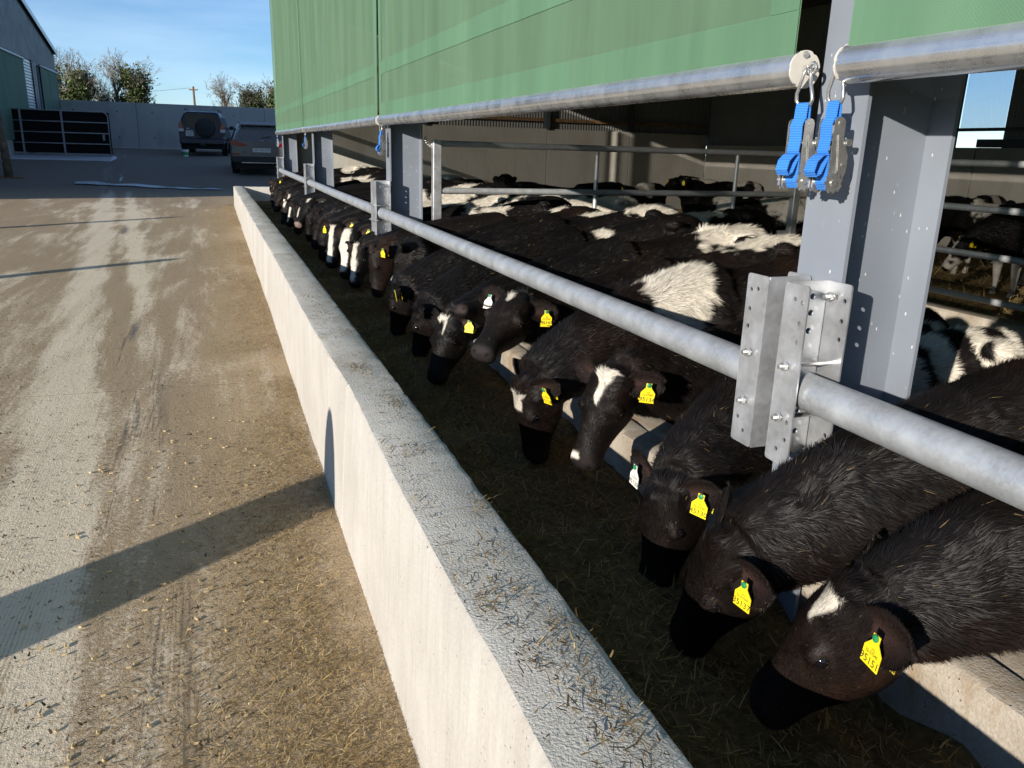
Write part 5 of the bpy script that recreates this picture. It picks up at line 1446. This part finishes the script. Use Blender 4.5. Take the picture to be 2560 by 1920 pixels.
# the row at the trough, nearest first
COWS = [
 dict(label='nearest calf, dark brown with a white forehead diamond, head down at lower right', W=(2.12, 1.08), s=1.05, fwd=(-1, .16), P=(1.28,1.205,.765), M=(1.12,1.345,.42), roll=.05, hs=.95, neck_z=.86, ef=.35, head=[('b',.02,.105,.034,.010,.020)], brown=.55,
      tags=[(0,'y',.50,T_('95151'),(.1,.25,0))], ears=(.10,.0), seed=1, **N1),
 dict(label='second nearest calf, dark brown, neck under the rail beside the bracket, tag 35137', W=(2.1, 1.52), fwd=(-1, .02), P=(1.19,1.565,.72), M=(1.125,1.69,.36), roll=-.30, hs=.96, ef=.4, brown=.42, tags=[(0,'y',.50,T_('35137'),(.15,.5,0))], ears=(.05,.0), s=1.10, floor=.03, tilt=.06, wid=.8, seed=2, **N1),
 dict(label='dark calf feeding with both ears spread wide, white tag and yellow tag', W=(2.05, 2.32), fwd=(-1, .0), P=(1.265,1.99,.705), M=(1.20,1.96,.36), roll=-.05, ef=.35, brown=.35, tags=[(1,'w',.55,T_('45130'),(-.2,.3,0)), (0,'y',.62,T_('45130'),(.3,.35,.2))], ears=(-.15,-.12), torso=[((-.50,.1,.95),(.05,.4,.35)), ((-.72,.1,.9),(.045,.4,.35)), ((-.97,0,.9),(.08,.3,.3)), ((-.30,.14,.92),(.08,.12,.12))], s=1.0, floor=.03, wid=.80, seed=3, **N1),
 dict(label='calf with a broad white blaze and a white nose mark, brown cheek', s=.98, floor=.03, wid=.8, W=(2.27, 2.86), fwd=(-1, -.02), P=(1.34,2.56,.895), M=(1.185,2.47,.60), neck_z=.80, roll=-.22, head=[('b',-.03,.15,.042,.006,.006), ('p',.385,-.035,.005,.030)], brown=.6, tags=[(0,'y',.55,T_('95134'),(.25,.1,0))], ears=(.45,.1), seed=4, **N1),
 dict(label='calf with a white star patch between the blazed calf and the trough wall, head down', W=(2.27, 3.42), fwd=(-1, .0), P=(1.22,3.10,.725), M=(1.235,3.10,.365), roll=.0, head=[('b',.03,.12,.045,.030,.020)], brown=.6, tags=[(0,'y',.55,T_('75128'),(-.2,-.5,0))], ears=(.25,.0), torso=[((.20,.06,.98),(.15,.26,.26))], seed=5, **N1),
 dict(label='black calf looking up over the stub wall with a white forehead dash', W=(2.32, 4.06), fwd=(-1, -.05), P=(1.385,3.735,.95), M=(1.13,3.50,.785), neck_z=.76, roll=-.25, head=[('b',.0,.075,.015,.012,-.012)], brown=.45, tags=[(0,'y',.60,T_('95147'),(.1,.2,0)), (1,'w',.45,T_('95147', False),(0,.2,0))], ears=(.05,-.05), torso=[((-.74,-.02,1.03),(.30,.12,.10))], seed=6, nose=(.022,.018,.0175), **N1),
 dict(label='black calf with a raised pink nose behind the staring calf', W=(2.37, 4.54), fwd=(-1, -.05), P=(1.43,4.16,.875), M=(1.17,4.0,.905), neck_z=.78, hk=1.05, roll=.1, brown=.2, torso=[((-.80,.02,1.02),(.30,.26,.20))], nose=(.040,.027,.024), seed=7, **N2),
 dict(label='black calf with a white crescent on its forehead, head down', W=(2.37, 4.98), fwd=(-1, .0), P=(1.225,4.37,.735), M=(1.08,4.25,.43), roll=.0, head=[('b',-.01,.03,.045,.03,.0), ('b',.02,.12,.012,.004,.030)], brown=.12, tags=[(0,'y',.55,T_('55135'),(.1,.2,0))], ears=(.1,0), torso=[((-.95,-.04,1.02),(.10,.16,.12))], seed=8, **N2),
 dict(label='plain black calf feeding left of the white crescent calf', W=(2.42, 5.44), fwd=(-1, .02), P=(1.20,4.92,.72), M=(1.15,4.97,.385), roll=.1, brown=.15, torso=[((-.24,.06,1.0),(.06,.08,.12))], seed=9, **N2),
 dict(label='black calf with a yellow tag, third from the bracket on the second column', W=(2.42, 5.98), fwd=(-1, .0), P=(1.19,5.62,.72), M=(1.15,5.66,.38), roll=.1, brown=.15, tags=[(0,'y',.6,T_('25140', False),(.3,-.2,0))], torso=[((-.80,0,1.03),(.26,.12,.08))], seed=10, **N2),
 dict(label='curly black calf with its head turned down close to the second column', W=(2.37, 6.46), fwd=(-1, .05), P=(1.34,6.019,.96), M=(1.23,6.044,.64), neck_z=.8, roll=.5, brown=.1, torso=[((-.22,.12,.98),(.08,.09,.14)), ((-.85,0,1.03),(.22,.12,.08))], seed=11, **N3),
 dict(label='reddish brown faced calf below the second bracket with yellow and white tags', W=(2.32, 6.92), fwd=(-1, .0), P=(1.26,6.78,.83), M=(1.205,6.71,.47), roll=.35, brown=1.0, tags=[(0,'y',.6,T_('75151', False),(.1,.1,0)), (1,'w',.6,T_('19191', False),(0,.2,.0))], ears=(.1,.1), seed=12, **N3),
 dict(label='black calf with a white tail stripe just in front of the pen gate', W=(2.42, 7.34), fwd=(-1, .05), P=(1.32,7.05,.85), M=(1.25,7.1,.50), brown=.15, torso=[((-.62,.0,1.0),(.07,.3,.25))], seed=13, **N3),
 dict(label='white blazed calf beside the second bracket, foot of the white patches', W=(2.37, 8.35), fwd=(-1, .0), P=(1.25,8.06,.858), M=(1.13,7.86,.47), roll=-.10, head=[('b',-.02,.37,.055,.045,-.02)], brown=.1, tags=[(0,'y',.6,None,(.1,.1,0))], torso=[((.12,.1,.85),(.16,.3,.30)), ((-.45,.1,.95),(.26,.3,.30))], seed=14, **N3),
 dict(label='calf with a long narrow white blaze, left of the white faced calf', W=(2.37, 9.00), fwd=(-1, .0), P=(1.2,8.75,.86), M=(1.08,8.55,.48), roll=-.10, head=[('b',.02,.38,.022,.03,.0)], brown=.2, tags=[(0,'y',.6,None,(.1,.1,0)), (1,'y',.4,None,(0,0,0))], torso=[((-.05,.12,.95),(.22,.3,.35)), ((-.6,.1,1.0),(.2,.3,.3))], seed=15, **N3),
 dict(label='calf with two white chin marks and a low head, third beyond the second column', W=(2.32, 9.65), fwd=(-1, .02), P=(1.2,9.75,.76), M=(1.12,9.63,.40), roll=-.10, head=[('p',.30,.03,-.05,.05)], brown=.1, torso=[((-.20,.1,1.0),(.30,.3,.25))], seed=16, **N3),
 dict(label='black calf with a white star holding its head up, pale nose', W=(2.32, 11.6), fwd=(-1, -.03), P=(1.25,11.45,.93), M=(1.0,11.25,.66), roll=-.10, head=[('b',.0,.08,.030,.020,.0)], brown=.1, tags=[(0,'y',.6,None,(.1,.1,0))], nose=(.25,.18,.15), seed=17, **N3),
 dict(label='grey black calf with a thin white stripe beside the starred calf', W=(2.32, 12.25), fwd=(-1, .0), P=(1.2,12.2,.80), M=(1.06,12.03,.47), roll=-.10, head=[('b',.04,.30,.014,.012,.0)], brown=.15, seed=18, **N4),
 dict(label='calf with a white muzzle stripe below the third bracket', W=(2.32, 13.3), fwd=(-1, .0), P=(1.2,13.48,.773), M=(1.05,13.32,.45), roll=-.10, head=[('b',.08,.36,.022,.020,.0)], brown=.15, tags=[(0,'y',.6,None,(.1,.1,0))], seed=19, **N4),
 dict(label='brown headed calf with a white lip, second from the far end', W=(2.32, 16.3), fwd=(-1, .0), P=(1.2,15.9,.80), M=(1.02,15.73,.50), roll=-.10, head=[('p',.38,0,-.04,.05)], brown=.6, seed=20, **N4),
 dict(label='brown faced calf with a raised ear at the far end of the trough', W=(2.32, 18.4), fwd=(-1, .0), P=(1.25,17.95,.89), M=(1.10,17.78,.52), brown=.9, head=[('p',.40,0,0,.03)], tags=[(0,'y',.5,None,(.1,.1,0))], ears=(-.5,-.5), seed=21, **N4),
]
# the far row continues between those heads
row = [(10.25,.2),(10.85,.15),(12.85,.1),(14.3,.3),(14.95,.15),(15.6,.1),(17.0,.2),(17.7,.2),(19.1,.3),(7.85,.1)]
onames = ['fourth calf beyond the second column, head hidden in the trough', 'fifth calf beyond the second column, white spot on its flank', 'feeding calf squeezed in just before the third column', 'first calf past the third column, dark and low headed',
          'second calf past the third column with a white shoulder', 'third calf past the third column, head in the silage', 'calf third from the far end of the row', 'calf with a pale back fourth from the far end', 'last calf of the row against the gable wall', 'calf hard against the far side of the second column']
rr = random.Random(5)
for (y, b), nm in zip(row, onames):
    P = (1.2 + rr.uniform(-.06,.08), y + rr.uniform(-.1,.1), .76 + rr.uniform(-.05,.08)); M = (P[0] - rr.uniform(.04,.14), P[1] - rr.uniform(.0,.16), P[2] - .34)
    tm = [] if rr.random() < .3 else [((rr.uniform(-.8,-.1), rr.uniform(-.1,.15), .98), (rr.uniform(.16,.32), .28, .28))]
    if 'pale' in nm or 'shoulder' in nm: tm = [((-.15,.05,1.0),(.25,.25,.2))]
    COWS.append(dict(head=[[('b',.0,.10,.03,.02,0)], [('b',-.02,.37,.028,.03,0)], []][rr.randint(0,2)], label='black and white ' + nm, W=(2.33, y + .1), fwd=(-1, rr.uniform(-.05,.05)), P=P, M=M, roll=-.10, brown=b, torso=tm, seed=40 + int(y*10), **N4))
# animals standing about inside
def pose(x, y, ang, pitch=-.25, turn=0.0, s=1.1, zz=.98):
    f = V3(math.cos(ang), math.sin(ang), 0); a2 = ang + turn; g = V3(math.cos(a2), math.sin(a2), 0)
    P = V3(x, y, 0) + f*.36*s + g*.22*s + V3(0,0, FLOOR + s*(zz + .55*pitch)); M = P + .40*(g*math.cos(.5 - pitch*.9) - V3(0,0,1)*math.sin(.5 - pitch*.9))
    return dict(W=(x, y), fwd=(f[0], f[1]), P=tuple(P), M=tuple(M), s=s)
BG = dict(voxel=.028, hairs=5000, hair_w=.0034, hair_l=1.25)
INSIDE = [
 (3.95, 6.75, 3.0, -.3, -.3, 'black calf standing behind the row under the pen gate', [((-.2,0,1.0),(.3,.2,.14))], .1),
 (3.55, 8.55, 3.1, -.15, .3, 'calf with a long white back just behind the pen gate post', [((-.3,0,1.0),(.7,.3,.20))], .1),
 (4.9, 9.4, .3, -.2, .5, 'black calf with a white hip standing left behind the pen gate', [((-.8,.05,.9),(.16,.3,.3))], .1),
 (6.4, 9.2, 2.7, -.5, .4, 'calf with white rump behind the middle of the pen gate', [((-.7,0,.95),(.35,.3,.25)), ((.1,0,.9),(.1,.3,.3))], .1),
 (7.6, 9.8, 3.5, -.1, -.3, 'white backed calf behind the right half of the pen gate', [((-.4,0,1.0),(.6,.3,.16))], .1),
 (8.6, 9.6, 1.9, -.4, .6, 'calf with a white face patch behind the right half of the pen gate', [((-.5,.2,.7),(.2,.2,.3))], .1),
 (5.4, 11.6, .1, .05, .2, 'plain black calf facing right in front of the lit wall', [], .05),
 (6.9, 12.4, .4, -.1, .5, 'calf with a speckled white shoulder in the middle of the far pen', [((-.1,0,.95),(.2,.3,.14)), ((-.7,.1,.9),(.12,.25,.2))], .05),
 (8.8, 13.8, 3.4, .10, .2, 'tall black calf with two tags at the back of the far pen', [], .05),
 (9.6, 14.6, 2.9, .12, .3, 'calf with a white topped back behind the tall black calf', [((-.2,0,1.02),(.5,.3,.12)), ((-.95,0,.95),(.14,.3,.3))], .05),
 (4.0, 12.8, 2.6, -.1, .3, 'black calf half hidden by the second column in the far pen', [((-.3,.1,.9),(.12,.2,.2))], .05),
 (3.4, 15.2, 3.2, -.1, -.2, 'black calf with a white face patch looking over the far row', [((-.6,0,1.0),(.4,.3,.15))], .05),
 (5.6, 15.8, 1.2, -.1, .6, 'calf with a white neck ring near the lit gable wall', [((.18,0,.85),(.10,.3,.3))], .05),
 (9.7, 10.9, 4.0, -.2, .5, 'black calf with a white flank right of the far pen', [((-.4,.2,.7),(.35,.2,.25))], .05),
 (11.2, 12.6, 3.3, .0, .2, 'dark calf standing in front of the rear wall', [((-.7,0,1.0),(.2,.3,.2))], .05),
 (10.2, 8.75, 1.75, -.35, .2, 'black and white calf with white legs on straw behind the pen barrier', [((-.2,0,.98),(.16,.3,.22)), ((-.9,0,.8),(.12,.3,.4))], .1),
 (9.1, 7.15, 3.0, -.6, -.4, 'black calf with white feet reaching to the straw behind the pen barrier', [((-.6,.0,1.0),(.12,.3,.12))], .1),
 (11.4, 9.6, .2, -.1, .3, 'calf with white neck at the far right of the straw pen', [((.1,0,.9),(.12,.3,.3))], .1),
]
for i, (x, y, ang, pit, turn, lab, tm, br) in enumerate(INSIDE):
    q = pose(x, y, ang, pit, turn)
    hd = [('b', .0, .10, .03, .02, 0)] if i % 3 == 0 else ([('b', -.02, .36, .03, .03, 0)] if i % 3 == 1 else [])
    tg = [(0, 'y', .6, None, (.1,.1,0)), (1, 'w' if i % 2 else 'y', .6, None, (.1,.1,0))]
    k = dict(BG)
    if i < 2: k = dict(voxel=.016, hairs=16000, hair_w=.0022)
    COWS.append(dict(label=lab, torso=tm, head=hd, brown=br, tags=tg, seed=200 + i, white_under=(i in (15, 16)), **q, **k))
for c in COWS:
    if 's' not in c:
        sv = 1.03 + .11*rr.random(); c.update(s=sv, floor=.03, tilt=.06 + .06*rr.random(), wid=.73 + .08*rr.random(), W=(c['W'][0] + .16*(rr.random() - .4), c['W'][1]))
    make_cow('calf', cat='calf', group='young cattle feeding and standing in the shed', **c)
for o in bpy.data.objects:
    if 'origin' in o: del o['origin']
